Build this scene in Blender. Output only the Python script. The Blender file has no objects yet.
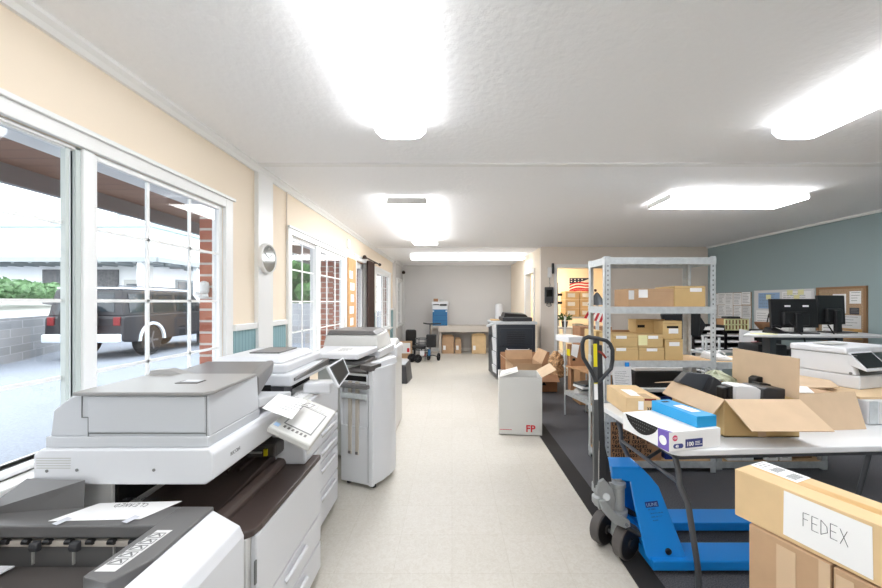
import bpy, bmesh, math, random
from mathutils import Vector, Matrix
random.seed(7)
R = math.radians
scene = bpy.context.scene
COL = scene.collection
F, U0, V0, HC = 355.0, 452.0, 302.0, 1.4      # focal length in pixels, vanishing point, camera height

def W(u, v, Y):                                # point seen at pixel (u, v) at depth Y
    return Vector(((u-U0)*Y/F, Y, HC-(v-V0)*Y/F))
def G(u, v, z):                                # point seen at pixel (u, v) at height z
    Y = (HC-z)*F/(v-V0)
    return Vector(((u-U0)*Y/F, Y, z))

# ------------------------------------------------------------ materials
def lin(c):
    c = c/255.0
    return c/12.92 if c <= 0.04045 else ((c+0.055)/1.055)**2.4
MATS = {}
def mat(name, rgb, rough=0.5, metal=0.0, nscale=0, namt=0.0, bump=0.0, bscale=None, emit=None, estr=0, coat=0, stretch=None):
    if name in MATS: return MATS[name]
    m = bpy.data.materials.new(name); m.use_nodes = True
    nt = m.node_tree; b = nt.nodes['Principled BSDF']
    col = (lin(rgb[0]), lin(rgb[1]), lin(rgb[2]), 1)
    b.inputs['Base Color'].default_value = col
    b.inputs['Roughness'].default_value = rough
    b.inputs['Metallic'].default_value = metal
    if coat: b.inputs['Coat Weight'].default_value = coat
    if emit:
        b.inputs['Emission Color'].default_value = (lin(emit[0]), lin(emit[1]), lin(emit[2]), 1)
        b.inputs['Emission Strength'].default_value = estr
    if nscale or bump:
        tc = nt.nodes.new('ShaderNodeTexCoord'); src = tc.outputs['Object']
        if stretch:
            mp = nt.nodes.new('ShaderNodeMapping'); mp.inputs['Scale'].default_value = stretch
            nt.links.new(src, mp.inputs['Vector']); src = mp.outputs['Vector']
    if nscale and namt:
        n = nt.nodes.new('ShaderNodeTexNoise'); n.inputs['Scale'].default_value = nscale; n.inputs['Detail'].default_value = 4
        nt.links.new(src, n.inputs['Vector'])
        r = nt.nodes.new('ShaderNodeValToRGB')
        r.color_ramp.elements[0].position = 0.3; r.color_ramp.elements[1].position = 0.7
        r.color_ramp.elements[0].color = tuple(max(0, c*(1-namt)) for c in col[:3])+(1,)
        r.color_ramp.elements[1].color = tuple(min(1, c*(1+namt)) for c in col[:3])+(1,)
        nt.links.new(n.outputs['Fac'], r.inputs['Fac']); nt.links.new(r.outputs['Color'], b.inputs['Base Color'])
    if bump:
        n2 = nt.nodes.new('ShaderNodeTexNoise'); n2.inputs['Scale'].default_value = bscale or nscale; n2.inputs['Detail'].default_value = 3
        nt.links.new(src, n2.inputs['Vector'])
        bp = nt.nodes.new('ShaderNodeBump'); bp.inputs['Strength'].default_value = bump; bp.inputs['Distance'].default_value = 0.01
        nt.links.new(n2.outputs['Fac'], bp.inputs['Height']); nt.links.new(bp.outputs['Normal'], b.inputs['Normal'])
    MATS[name] = m
    return m
def mat_emit(name, rgb, s):
    m = bpy.data.materials.new(name); m.use_nodes = True
    nt = m.node_tree; nt.nodes.clear()
    o = nt.nodes.new('ShaderNodeOutputMaterial'); e = nt.nodes.new('ShaderNodeEmission')
    e.inputs['Color'].default_value = (lin(rgb[0]), lin(rgb[1]), lin(rgb[2]), 1); e.inputs['Strength'].default_value = s
    nt.links.new(e.outputs[0], o.inputs[0]); MATS[name] = m; return m
def mat_glass(name, tint=(243,245,246), refl=0.6):
    m = bpy.data.materials.new(name); m.use_nodes = True
    nt = m.node_tree; nt.nodes.clear()
    o = nt.nodes.new('ShaderNodeOutputMaterial'); t = nt.nodes.new('ShaderNodeBsdfTransparent'); g = nt.nodes.new('ShaderNodeBsdfGlossy')
    t.inputs['Color'].default_value = tuple(lin(c) for c in tint)+(1,)
    g.inputs['Roughness'].default_value = 0.02
    fr = nt.nodes.new('ShaderNodeFresnel'); fr.inputs['IOR'].default_value = 1.45
    mu = nt.nodes.new('ShaderNodeMath'); mu.operation = 'MULTIPLY'; mu.inputs[1].default_value = refl
    mx = nt.nodes.new('ShaderNodeMixShader')
    ge = nt.nodes.new('ShaderNodeNewGeometry'); sb_ = nt.nodes.new('ShaderNodeMath'); sb_.operation = 'SUBTRACT'; sb_.inputs[0].default_value = 1.0
    mm = nt.nodes.new('ShaderNodeMath'); mm.operation = 'MULTIPLY'
    nt.links.new(ge.outputs['Backfacing'], sb_.inputs[1]); nt.links.new(sb_.outputs[0], mm.inputs[0]); nt.links.new(mu.outputs[0], mm.inputs[1])
    nt.links.new(fr.outputs[0], mu.inputs[0]); nt.links.new(mm.outputs[0], mx.inputs[0])
    nt.links.new(t.outputs[0], mx.inputs[1]); nt.links.new(g.outputs[0], mx.inputs[2]); nt.links.new(mx.outputs[0], o.inputs[0])
    MATS[name] = m; return m
def mat_brick(name, c1, c2, mortar, scale=1.0, bw=0.5, rh=0.25, msize=0.02, rough=0.8, bump=0.3, axes='XZ', offset=0.5):
    m = bpy.data.materials.new(name); m.use_nodes = True
    nt = m.node_tree; b = nt.nodes['Principled BSDF']; b.inputs['Roughness'].default_value = rough
    tc = nt.nodes.new('ShaderNodeTexCoord'); sp = nt.nodes.new('ShaderNodeSeparateXYZ'); cb = nt.nodes.new('ShaderNodeCombineXYZ')
    nt.links.new(tc.outputs['Object'], sp.inputs[0])
    if axes == 'SUM':
        ad = nt.nodes.new('ShaderNodeMath'); nt.links.new(sp.outputs['X'], ad.inputs[0]); nt.links.new(sp.outputs['Y'], ad.inputs[1])
        nt.links.new(ad.outputs[0], cb.inputs['X']); nt.links.new(sp.outputs['Z'], cb.inputs['Y'])
    else:
        nt.links.new(sp.outputs[axes[0]], cb.inputs['X']); nt.links.new(sp.outputs[axes[1]], cb.inputs['Y'])
    br = nt.nodes.new('ShaderNodeTexBrick'); br.offset = offset
    nt.links.new(cb.outputs[0], br.inputs['Vector'])
    for k, c in (('Color1', c1), ('Color2', c2), ('Mortar', mortar)): br.inputs[k].default_value = tuple(lin(x) for x in c)+(1,)
    br.inputs['Scale'].default_value = scale; br.inputs['Mortar Size'].default_value = msize
    br.inputs['Brick Width'].default_value = bw; br.inputs['Row Height'].default_value = rh
    nt.links.new(br.outputs['Color'], b.inputs['Base Color'])
    if bump:
        bp = nt.nodes.new('ShaderNodeBump'); bp.inputs['Strength'].default_value = bump; bp.inputs['Distance'].default_value = 0.01; bp.invert = True
        nt.links.new(br.outputs['Fac'], bp.inputs['Height']); nt.links.new(bp.outputs['Normal'], b.inputs['Normal'])
    MATS[name] = m; return m, b, br, nt, tc

mat('ceiling_paint', (251,251,252), 0.9, bump=0.35, bscale=28)
mat('wall_cream', (246,231,210), 0.85, bump=0.05, bscale=60)
mat('wall_grey', (214,212,210), 0.85)
mat('wall_taupe', (232,221,209), 0.85)
mat('wall_slate', (154,171,173), 0.85)
mat('white_trim', (240,240,238), 0.4)
mat('door_cream', (236,226,210), 0.5)
mat('teal_bead', (140,172,178), 0.6)
mat('vinyl_white', (244,245,244), 0.35)
mat('vinyl_green', (204,213,210), 0.4)
mat_glass('glass', refl=1.6)
mat('carpet_grey', (92,92,96), 0.98, nscale=160, namt=0.45, bump=0.6, bscale=220)
mat('rubber_strip', (38,36,36), 0.8)
mat('plastic_white', (222,224,228), 0.38)
mat('plastic_offwhite', (222,222,219), 0.42)
mat('plastic_cool', (198,201,205), 0.4)
mat('plastic_greige', (190,190,186), 0.42)
mat('plastic_taupe', (108,107,107), 0.35)
mat('plastic_lid', (150,149,147), 0.35)
mat('plastic_dark', (84,80,78), 0.4)
mat('plastic_brown', (74,62,58), 0.45)
mat('plastic_charcoal', (54,55,58), 0.4)
mat('plastic_black', (24,24,26), 0.4)
mat('dark_slate', (66,70,76), 0.42)
mat('seam', (120,122,122), 0.7)
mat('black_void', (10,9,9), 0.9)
mat('screen_light', (214,214,212), 0.15)
mat('screen_dark', (62,60,58), 0.12)
mat('screen_black', (14,14,16), 0.12)
mat('paper', (246,246,246), 0.7)
mat('paper_grey', (222,222,222), 0.7)
mat('tape_clear', (226,228,236), 0.25)
mat('ink', (70,70,76), 0.7)
mat('ink_black', (28,26,26), 0.7)
mat('cardboard', (190,157,124), 0.85, nscale=9, namt=0.06)
mat('cardboard_pale', (208,182,152), 0.85, nscale=9, namt=0.05)
mat('cardboard_gold', (222,192,148), 0.85, nscale=9, namt=0.05)
mat('cardboard_brown', (166,124,92), 0.85, nscale=9, namt=0.08)
mat('cardboard_box', (206,176,124), 0.8, nscale=9, namt=0.05)
mat('cardboard_inner', (172,132,94), 0.9, nscale=9, namt=0.07)
mat('kraft_tape', (210,168,108), 0.35)
mat('clear_tape', (212,184,152), 0.22)
mat('galvanised', (204,209,211), 0.45, 0.35, nscale=30, namt=0.10)
mat('chrome', (200,200,202), 0.22, 0.9)
mat('steel_dark', (92,96,100), 0.4, 0.6)
mat('leg_grey', (98,100,104), 0.4, 0.4)
mat('particle_board', (214,182,142), 0.85, nscale=60, namt=0.12)
mat('wood_shelf', (222,194,156), 0.6, nscale=20, namt=0.08, stretch=(1,8,1))
mat('jack_blue', (16,138,226), 0.35, coat=0.3)
mat('jack_navy', (20,44,120), 0.5)
mat('jack_grey', (168,172,174), 0.4, 0.3, nscale=14, namt=0.08)
mat('wheel_black', (36,34,34), 0.5)
mat('wheel_tread', (92,88,86), 0.6)
mat('mast_grey', (88,90,92), 0.4, 0.2)
mat('mast_dark', (44,46,50), 0.45)
mat('label_yellow', (232,216,30), 0.5)
mat('table_white', (232,234,236), 0.45, bump=0.04, bscale=120)
mat('blue_box', (38,156,216), 0.45)
mat('navy', (62,70,130), 0.6)
mat('violet', (120,98,186), 0.5)
mat('red_mark', (214,44,56), 0.6)
mat('pink_mark', (220,70,110), 0.6)
mat('red_brown', (130,44,34), 0.6)
mat('blue_dot', (30,136,214), 0.6)
mat('curtain_brown', (66,50,44), 0.9, nscale=30, namt=0.15)
mat('cork', (176,150,122), 0.95, nscale=90, namt=0.25)
mat('oak', (150,116,84), 0.6)
mat('tan_panel', (206,160,112), 0.8, nscale=10, namt=0.1)
mat('asphalt', (124,130,140), 0.95, nscale=40, namt=0.18, bump=0.4, bscale=80)
mat('brick_plain', (176,112,88), 0.85)
mat('soffit_brown', (128,104,90), 0.85, nscale=12, namt=0.08)
mat('fascia_grey', (150,156,158), 0.7)
mat('stucco_white', (235,236,238), 0.9)
mat('roof_green', (166,178,177), 0.9, nscale=14, namt=0.12)
mat('window_dark', (84,92,98), 0.15)
mat('stone_dark', (110,110,112), 0.9, nscale=8, namt=0.3)
mat('gravel', (190,190,186), 0.95, nscale=40, namt=0.2)
mat('leaf', (92,122,84), 0.8, nscale=6, namt=0.45)
mat('leaf_dark', (66,104,56), 0.8, nscale=6, namt=0.4)
mat('bark', (96,78,62), 0.9)
mat('car_paint', (36,35,40), 0.45)
mat('car_glass', (40,48,54), 0.08)
mat('car_white', (214,222,230), 0.3)
mat('tyre', (28,28,30), 0.8)
mat('rim', (120,124,130), 0.35, 0.7)
mat('lamp_red', (120,30,34), 0.3)
mat('copier_black', (48,54,62), 0.35)
mat('copier_blue', (38,104,150), 0.45)
mat('flag_navy', (34,38,66), 0.7)
mat('flag_red', (186,38,50), 0.7)
mat('flag_white', (240,238,234), 0.7)
mat('bench_grey', (196,188,178), 0.6)
mat('glass_mirror', (150,152,150), 0.08, 0.6)
mat('sticky_yellow', (236,232,180), 0.7)
mat('plastic_bag', (190,196,172), 0.25)
mat('label_blue_pale', (150,180,214), 0.7)
mat('kraft_crumple', (196,158,118), 0.9, nscale=45, namt=0.5, bump=1.0, bscale=60)
mat('galv_holes', (84,90,94), 0.7)
mat_emit('diffuser', (250,252,255), 8.5)
mat_emit('diffuser_far', (250,251,253), 11.5)
mat_emit('diffuser_end', (240,246,255), 1.6)
mat_emit('diffuser_warm', (255,238,208), 16.0)

# corrugated / marble etc. special procedurals
def vinyl_floor():
    m, b, br, nt, tc = mat_brick('vinyl_tile', (210,206,198), (207,203,194), (200,195,185), 1.0, 0.305, 0.305, 0.0018, 0.5, 0.04, 'XY', 0.0)
    n = nt.nodes.new('ShaderNodeTexNoise'); n.inputs['Scale'].default_value = 45; n.inputs['Detail'].default_value = 5; n.inputs['Distortion'].default_value = 1.5
    nt.links.new(tc.outputs['Object'], n.inputs['Vector'])
    rr = nt.nodes.new('ShaderNodeValToRGB'); rr.color_ramp.elements[0].position = 0.35; rr.color_ramp.elements[1].position = 0.62
    rr.color_ramp.elements[0].color = (0.88,0.855,0.82,1); rr.color_ramp.elements[1].color = (1,1,1,1)
    mx = nt.nodes.new('ShaderNodeMix'); mx.data_type = 'RGBA'; mx.blend_type = 'MULTIPLY'; mx.inputs[0].default_value = 0.75
    nt.links.new(n.outputs['Fac'], rr.inputs['Fac']); nt.links.new(br.outputs['Color'], mx.inputs[6]); nt.links.new(rr.outputs['Color'], mx.inputs[7])
    nt.links.new(mx.outputs[2], b.inputs['Base Color'])
vinyl_floor()
mat_brick('brick_red', (186,116,92), (160,96,76), (206,198,190), 1.0, 0.22, 0.075, 0.008, 0.85, 0.5, 'SUM')
mat_brick('block_grey', (150,152,156), (136,138,142), (172,174,176), 1.0, 0.42, 0.21, 0.008, 0.9, 0.4, 'SUM')
mat_brick('bead_board', (140,174,180), (140,174,180), (104,138,146), 1.0, 0.04, 9.0, 0.0025, 0.55, 0.6, 'YZ', 0.0)
mat_brick('plank_soffit', (150,118,96), (142,110,90), (110,86,72), 1.0, 0.14, 99.0, 0.004, 0.8, 0.4, 'YX', 0.0)

# ------------------------------------------------------------ mesh builder
class MB:
    def __init__(s): s.bm = bmesh.new()
    def hexa(s, p):                                   # 8 points: bottom loop 0-3, top loop 4-7
        v = [s.bm.verts.new(q) for q in p]
        for f in ((3,2,1,0),(4,5,6,7),(0,1,5,4),(1,2,6,5),(2,3,7,6),(3,0,4,7)):
            s.bm.faces.new([v[i] for i in f])
        return s
    def box(s, x0, x1, y0, y1, z0, z1, M=None):
        p = [Vector(q) for q in ((x0,y0,z0),(x1,y0,z0),(x1,y1,z0),(x0,y1,z0),(x0,y0,z1),(x1,y0,z1),(x1,y1,z1),(x0,y1,z1))]
        if M: p = [M @ q for q in p]
        return s.hexa(p)
    def rbox(s, c, size, rz=0, rx=0, ry=0):           # centred rotated box
        M = Matrix.Translation(c) @ Matrix.Rotation(rz,4,'Z') @ Matrix.Rotation(ry,4,'Y') @ Matrix.Rotation(rx,4,'X')
        a, b, c2 = size[0]/2, size[1]/2, size[2]/2
        return s.box(-a,a,-b,b,-c2,c2,M)
    def slab(s, q, t):                                # quad q (4 points) thickened by t along its normal, downwards
        q = [Vector(a) for a in q]
        n = (q[1]-q[0]).cross(q[3]-q[0]).normalized()*t
        return s.hexa([a-n for a in q]+q)
    def prism(s, pts, vec):                           # polygon pts extruded along vec
        pts = [Vector(a) for a in pts]; vec = Vector(vec); n = len(pts)
        a = [s.bm.verts.new(p) for p in pts]; b = [s.bm.verts.new(p+vec) for p in pts]
        s.bm.faces.new(a[::-1]); s.bm.faces.new(b)
        for i in range(n): s.bm.faces.new([a[i], a[(i+1)%n], b[(i+1)%n], b[i]])
        return s
    def ring(s, c, u, w, r, n): return [s.bm.verts.new(c + (u*math.cos(2*math.pi*i/n)+w*math.sin(2*math.pi*i/n))*r) for i in range(n)]
    def tube(s, path, r, n=10, closed=False, rs=None):
        path = [Vector(p) for p in path]; k = len(path); rings = []; u = None
        for i, p in enumerate(path):
            if closed: d = path[(i+1)%k]-path[i-1]
            else: d = path[min(i+1,k-1)]-path[max(i-1,0)]
            d.normalize()
            if u is None:
                u = d.orthogonal().normalized()
            else:
                u = (u - d*u.dot(d))
                u = u.normalized() if u.length > 1e-6 else d.orthogonal().normalized()
            w = d.cross(u)
            rings.append(s.ring(p, u, w, rs[i] if rs else r, n))
        for i in range(k if closed else k-1):
            a, b = rings[i], rings[(i+1)%k]
            for j in range(n): s.bm.faces.new([a[j], a[(j+1)%n], b[(j+1)%n], b[j]])
        if not closed:
            s.bm.faces.new(rings[0][::-1]); s.bm.faces.new(rings[-1])
        return s
    def cyl(s, a, b, r, r2=None, n=20): return s.tube([a, b], r, n, rs=[r, r if r2 is None else r2])
    def lathe(s, prof, c, axis=(0,0,1), n=24):        # prof: (radius, height) along axis from c
        ax = Vector(axis).normalized(); u = ax.orthogonal().normalized(); w = ax.cross(u); c = Vector(c)
        rings = [s.ring(c+ax*h, u, w, max(r, 1e-4), n) for r, h in prof]
        for a, b in zip(rings, rings[1:]):
            for j in range(n): s.bm.faces.new([a[j], a[(j+1)%n], b[(j+1)%n], b[j]])
        s.bm.faces.new(rings[0][::-1]); s.bm.faces.new(rings[-1]); return s
    def ball(s, c, r, sx=1, sy=1, sz=1, jit=0, sub=2):
        bb = bmesh.new(); bmesh.ops.create_icosphere(bb, subdivisions=sub, radius=1)
        mp = {}
        for v in bb.verts:
            k = 1 + (random.uniform(-jit, jit) if jit else 0)
            mp[v.index] = s.bm.verts.new(Vector(c)+Vector((v.co.x*r*sx*k, v.co.y*r*sy*k, v.co.z*r*sz*k)))
        for f in bb.faces: s.bm.faces.new([mp[v.index] for v in f.verts])
        bb.free(); return s
    def ribbon(s, pts, w, M, t=0.0006):               # flat 2-D stroke in frame M
        for a, b in zip(pts, pts[1:]):
            a = Vector((a[0], a[1], 0)); b = Vector((b[0], b[1], 0)); d = b-a
            if d.length < 1e-6: continue
            d.normalize(); n = Vector((-d.y, d.x, 0))*w/2; a = a-d*w*0.4; b = b+d*w*0.4
            q = [a-n, b-n, b+n, a+n]; up = Vector((0,0,t))
            s.hexa([M @ p for p in q]+[M @ (p+up) for p in q])
        return s
    def add_mesh(s, me, M):
        vs = [s.bm.verts.new(M @ v.co) for v in me.vertices]
        for p in me.polygons:
            try: s.bm.faces.new([vs[i] for i in p.vertices])
            except ValueError: pass
        return s
    def text(s, txt, size, M, ext=0.0004, align='LEFT', bold=0):
        cu = bpy.data.curves.new('t', 'FONT'); cu.body = txt; cu.size = size; cu.extrude = ext; cu.align_x = align; cu.offset = bold; cu.resolution_u = 3
        ob = bpy.data.objects.new('t', cu); COL.objects.link(ob)
        dg = bpy.context.evaluated_depsgraph_get(); me = bpy.data.meshes.new_from_object(ob.evaluated_get(dg))
        s.add_mesh(me, M); bpy.data.objects.remove(ob); bpy.data.curves.remove(cu); bpy.data.meshes.remove(me); return s
    def build(s, name, m, parent=None, bevel=0, smooth=False, seg=2, local=False):
        bmesh.ops.recalc_face_normals(s.bm, faces=s.bm.faces)
        if parent is not None and not local:
            r = parent
            while r.parent: r = r.parent
            if not r.get('_l'):
                inv = (Matrix.Translation(r.location) @ Matrix.Rotation(r.rotation_euler.z, 4, 'Z')).inverted()
                bmesh.ops.transform(s.bm, matrix=inv, verts=s.bm.verts)
        off = None
        if parent is None:
            xs = [v.co for v in s.bm.verts]
            off = Vector(((min(c.x for c in xs)+max(c.x for c in xs))/2, (min(c.y for c in xs)+max(c.y for c in xs))/2, min(c.z for c in xs)))
            if not getattr(s, 'keep', False): bmesh.ops.translate(s.bm, verts=s.bm.verts, vec=-off)
            else: off = Vector((0,0,0))
        me = bpy.data.meshes.new(name); s.bm.to_mesh(me); s.bm.free()
        o = bpy.data.objects.new(name, me); COL.objects.link(o)
        me.materials.append(MATS[m] if isinstance(m, str) else m)
        if off is not None: o.location = off
        if parent is not None: o.parent = parent
        if smooth:
            for p in me.polygons: p.use_smooth = True
            if smooth != 'all':
                bm2 = bmesh.new(); bm2.from_mesh(me)
                for e in bm2.edges:
                    if len(e.link_faces) == 2 and e.calc_face_angle(0) > R(35): e.smooth = False
                bm2.to_mesh(me); bm2.free()
        if bevel:
            md = o.modifiers.new('bevel', 'BEVEL'); md.width = bevel; md.segments = seg; md.limit_method = 'ANGLE'; md.angle_limit = R(30)
            md.harden_normals = False
        return o

def thing(name, label, cat, loc=(0,0,0), rz=0, group=None, local=False):
    o = bpy.data.objects.new(name, None); COL.objects.link(o)
    o.location = loc; o.rotation_euler = (0,0,rz); o['label'] = label; o['category'] = cat; o.empty_display_size = 0.1
    if group: o['group'] = group
    if local: o['_l'] = 1
    return o
def tag(o, label, cat, group=None, kind=None):
    o['label'] = label; o['category'] = cat
    if group: o['group'] = group
    if kind: o['kind'] = kind
    return o
def struct(o): o['kind'] = 'structure'; return o
def copy_tree(o, parent=None, label=None):
    c = o.copy(); COL.objects.link(c); c.parent = parent
    if label: c['label'] = label
    for ch in list(o.children): copy_tree(ch, c)
    return c
def frame_m(o, x, y):                                 # matrix with local x, y axes on a surface, z outwards
    x = Vector(x).normalized(); y = Vector(y); y = (y-x*y.dot(x)).normalized(); z = x.cross(y)
    return Matrix(((x.x,y.x,z.x,o[0]),(x.y,y.y,z.y,o[1]),(x.z,y.z,z.z,o[2]),(0,0,0,1)))

GLY = {  # hand-drawn stroke letters in a 0..0.6 x 0..1 cell
 'A':[[(0,0),(.3,1),(.6,0)],[(.12,.4),(.5,.4)]], 'B':[[(0,0),(0,1),(.45,.9),(.45,.6),(0,.5),(.55,.4),(.5,.08),(0,0)]], 'C':[[(.55,.85),(.3,1),(.05,.75),(.05,.3),(.3,0),(.6,.12)]],
 'D':[[(0,0),(0,1),(.5,.7),(.55,.3),(0,0)]], 'E':[[(.55,1),(0,1),(0,0),(.55,0)],[(0,.52),(.45,.52)]], 'F':[[(.55,1),(0,.97),(0,0)],[(0,.55),(.42,.55)]],
 'G':[[(.55,.9),(.2,1),(0,.5),(.2,0),(.55,.1),(.55,.45),(.3,.45)]], 'H':[[(0,0),(0,1)],[(.5,0),(.5,1)],[(0,.5),(.5,.5)]], 'I':[[(.3,0),(.3,1)]], 'J':[[(.5,1),(.5,.1),(.2,0),(0,.2)]],
 'K':[[(0,0),(0,1)],[(.5,1),(0,.45),(.55,0)]], 'L':[[(0,1),(0,0),(.5,0)]], 'M':[[(0,0),(.05,1),(.3,.4),(.55,1),(.6,0)]], 'N':[[(0,0),(0,1),(.5,0),(.5,1)]], 'O':[[(.3,1),(0,.6),(.1,.05),(.45,.05),(.58,.6),(.3,1)]],
 'P':[[(0,0),(0,1),(.5,.9),(.5,.55),(0,.45)]], 'Q':[[(.3,1),(0,.6),(.1,.05),(.45,.05),(.58,.6),(.3,1)],[(.35,.3),(.6,-.05)]], 'R':[[(0,0),(0,1),(.5,.9),(.5,.55),(0,.45),(.55,0)]], 'S':[[(.55,.9),(.2,1),(0,.75),(.5,.35),(.4,.03),(0,.1)]],
 'T':[[(0,1),(.6,1)],[(.3,1),(.3,0)]], 'U':[[(0,1),(.05,.1),(.45,.05),(.55,1)]], 'V':[[(0,1),(.3,0),(.6,1)]], 'W':[[(0,1),(.15,0),(.3,.7),(.45,0),(.6,1)]], 'X':[[(0,1),(.6,0)],[(.55,1),(0,0)]], 'Y':[[(0,1),(.3,.5),(.6,1)],[(.3,.5),(.25,0)]], 'Z':[[(0,1),(.55,1),(0,0),(.6,0)]],
 '&':[[(.6,0),(.1,.75),(.3,1),(.45,.75),(.05,.3),(.2,0),(.6,.4)]], '-':[[(.1,.5),(.5,.5)]]}
def handwrite(mb, txt, M, h, w, pitch=0.82, wob=0.0, xs=0.9):
    x = 0
    for c in txt:
        if c in GLY:
            dy = random.uniform(-wob, wob)*h
            for st in GLY[c]: mb.ribbon([(x+p[0]*h*xs, (p[1]*h)+dy) for p in st], w, M)
        x += h*pitch*(1 if c != ' ' else 0.7)
    return mb
def scribble(mb, M, w, h, n, lw, seed=1):             # short illegible lines of print
    rr = random.Random(seed)
    for i in range(n):
        y = h*(1-(i+0.5)/n); x = 0
        end = w*rr.uniform(0.6, 1)
        while x < end:
            l = rr.uniform(0.08, 0.25)*w
            mb.ribbon([(x, y), (min(end, x+l), y)], lw, M); x += l+0.035*w
    return mb
def paper_thing(name, q, label, cat, t=0.001, m='paper', group=None, write=None, wm='ink'):
    tt = MB().slab(q, t).build(name, m)
    tag(tt, label, cat, group)
    if write:
        mb = MB(); M = frame_m(Vector(q[0])+(Vector(q[1])-Vector(q[0])).cross(Vector(q[3])-Vector(q[0])).normalized()*0.0002, Vector(q[1])-Vector(q[0]), Vector(q[3])-Vector(q[0]))
        write(mb, M, (Vector(q[1])-Vector(q[0])).length, (Vector(q[3])-Vector(q[0])).length)
        bmesh.ops.translate(mb.bm, verts=mb.bm.verts, vec=-tt.location)
        w = mb.build('writing', wm, tt, local=True)
    return tt
# ============================================================ THE ROOM
XL, XR, YM, YB, YF, ZC = -1.5, 4.83, 6.7, 10.1, -4.2, 2.44
def wall_x(name, x0, x1, y0, y1, z0, z1, holes, m):    # wall along Y with rectangular holes (ya,yb,za,zb)
    mb = MB(); y = y0
    for a, b, c, d in sorted(holes):
        if a > y: mb.box(x0,x1,y,a,z0,z1)
        if c > z0: mb.box(x0,x1,a,b,z0,c)
        if d < z1: mb.box(x0,x1,a,b,d,z1)
        y = b
    if y < y1: mb.box(x0,x1,y,y1,z0,z1)
    mb.keep = True
    return struct(mb.build(name, m))
def wall_y(name, x0, x1, y0, y1, z0, z1, holes, m):
    mb = MB(); x = x0
    for a, b, c, d in sorted(holes):
        if a > x: mb.box(x,a,y0,y1,z0,z1)
        if c > z0: mb.box(a,b,y0,y1,z0,c)
        if d < z1: mb.box(a,b,y0,y1,d,z1)
        x = b
    if x < x1: mb.box(x,x1,y0,y1,z0,z1)
    mb.keep = True
    return struct(mb.build(name, m))
def sbox(name, m, *a, bevel=0, kind=True):
    mb = MB()
    for q in a: mb.box(*q)
    mb.keep = True
    o = mb.build(name, m, bevel=bevel)
    return struct(o)
sbox('floor', 'vinyl_tile', (XL-.15, XR+.1, YF-.1, YB+.1, -.1, 0))
sbox('floor_carpet', 'carpet_grey', (1.04, XR, YF, YM, 0, .006))
sbox('trim_1', 'rubber_strip', (.915, 1.04, YF, YM, 0, .008))
sbox('ceiling', 'ceiling_paint', (XL-.15, XR+.1, YF-.1, YB+.1, ZC, ZC+.1))
GZ0 = -.12
WIN = [(.55,2.32,.80,2.02), (3.28,4.92,.80,2.02), (5.50,6.22,.02,2.06), (6.95,8.5,.80,2.02)]
wall_x('wall_left', XL-.04, XL, YF, 8.95, 0, ZC, WIN, 'wall_cream')
wall_x('wall_left_outer', XL-.15, XL-.041, YF, YB, GZ0, ZC, WIN, 'brick_red')
wall_x('wall_left_rear', XL-.15, XL+.08, 8.95, YB, 0, ZC, [(9.15,9.9,.8,1.95)], 'wall_grey')
wall_y('wall_back', XL-.15, XR+.1, YB, YB+.1, 0, ZC, [], 'wall_grey')
wall_y('wall_front', XL-.15, XR+.1, YF-.1, YF, 0, ZC, [], 'wall_taupe')
wall_x('wall_right', XR, XR+.1, YF, YB, 0, ZC, [], 'wall_slate')
wall_y('wall_middle', 1.68, XR, YM, YM+.1, 0, ZC, [(1.98,2.93,0,2.05)], 'wall_taupe')
wall_x('wall_partition', 1.68, 1.78, YM+.1, YB, 0, ZC, [(7.25,8.05,0,2.02)], 'wall_cream')
sbox('wall_room_lining', 'wall_cream', (1.785, XR-.01, YB-.02, YB, 0, ZC), (XR-.02, XR-.0, YM+.1, YB, 0, ZC))
# ceiling seams, crown mouldings
sbox('trim_2', 'white_trim', (XL, XR, 2.65, 2.70, ZC-.012, ZC))
sbox('trim_3', 'white_trim', (XL, 1.68, 6.68, 6.74, ZC-.015, ZC))
for i, (y0, y1, x) in enumerate([(YF, 8.95, XL), (8.95, YB, XL+.08)]):
    mb = MB(); mb.keep = True; mb.prism([(x,y0,ZC-.05),(x+.018,y0,ZC-.05),(x+.03,y0,ZC-.03),(x+.05,y0,ZC-.018),(x+.05,y0,ZC),(x,y0,ZC)], (0,y1-y0,0))
    struct(mb.build('trim_%d' % (4+i), 'white_trim'))
sbox('trim_6', 'white_trim', (XR-.03, XR, YF, YM, ZC-.03, ZC))
# chair rail and beadboard on the left wall, between the windows
segs = [(YF,.45), (2.42,2.69), (2.91,3.18), (5.02,5.42), (6.32,6.87), (8.58,8.95)]
sbox('trim_7', 'white_trim', *[(XL, XL+.03, a, b, 1.20, 1.245) for a, b in segs], bevel=.006)
sbox('trim_8', 'bead_board', *[(XL, XL+.012, a, b, .1, 1.20) for a, b in segs])
sbox('baseboard_left', 'white_trim', (XL, XL+.018, YF, 5.42, 0, .1), (XL, XL+.018, 6.32, 8.95, 0, .1))
sbox('baseboard_back', 'white_trim', (XL+.08, 1.68, YB-.015, YB, 0, .1))
sbox('baseboard_right', 'rubber_strip', (XR-.012, XR, YF, YM, .006, .1))
sbox('baseboard_middle', 'rubber_strip', (1.68, 1.9, YM-.012, YM, .006, .1), (3.0, XR, YM-.012, YM, .006, .1))
sbox('trim_9', 'white_trim', (XL, XL+.035, 2.69, 2.91, 0, ZC-.05), bevel=.004)       # the white pilaster
sbox('trim_10', 'wall_taupe', (1.68, 1.9, YM-.014, YM, .93, .95))
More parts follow.
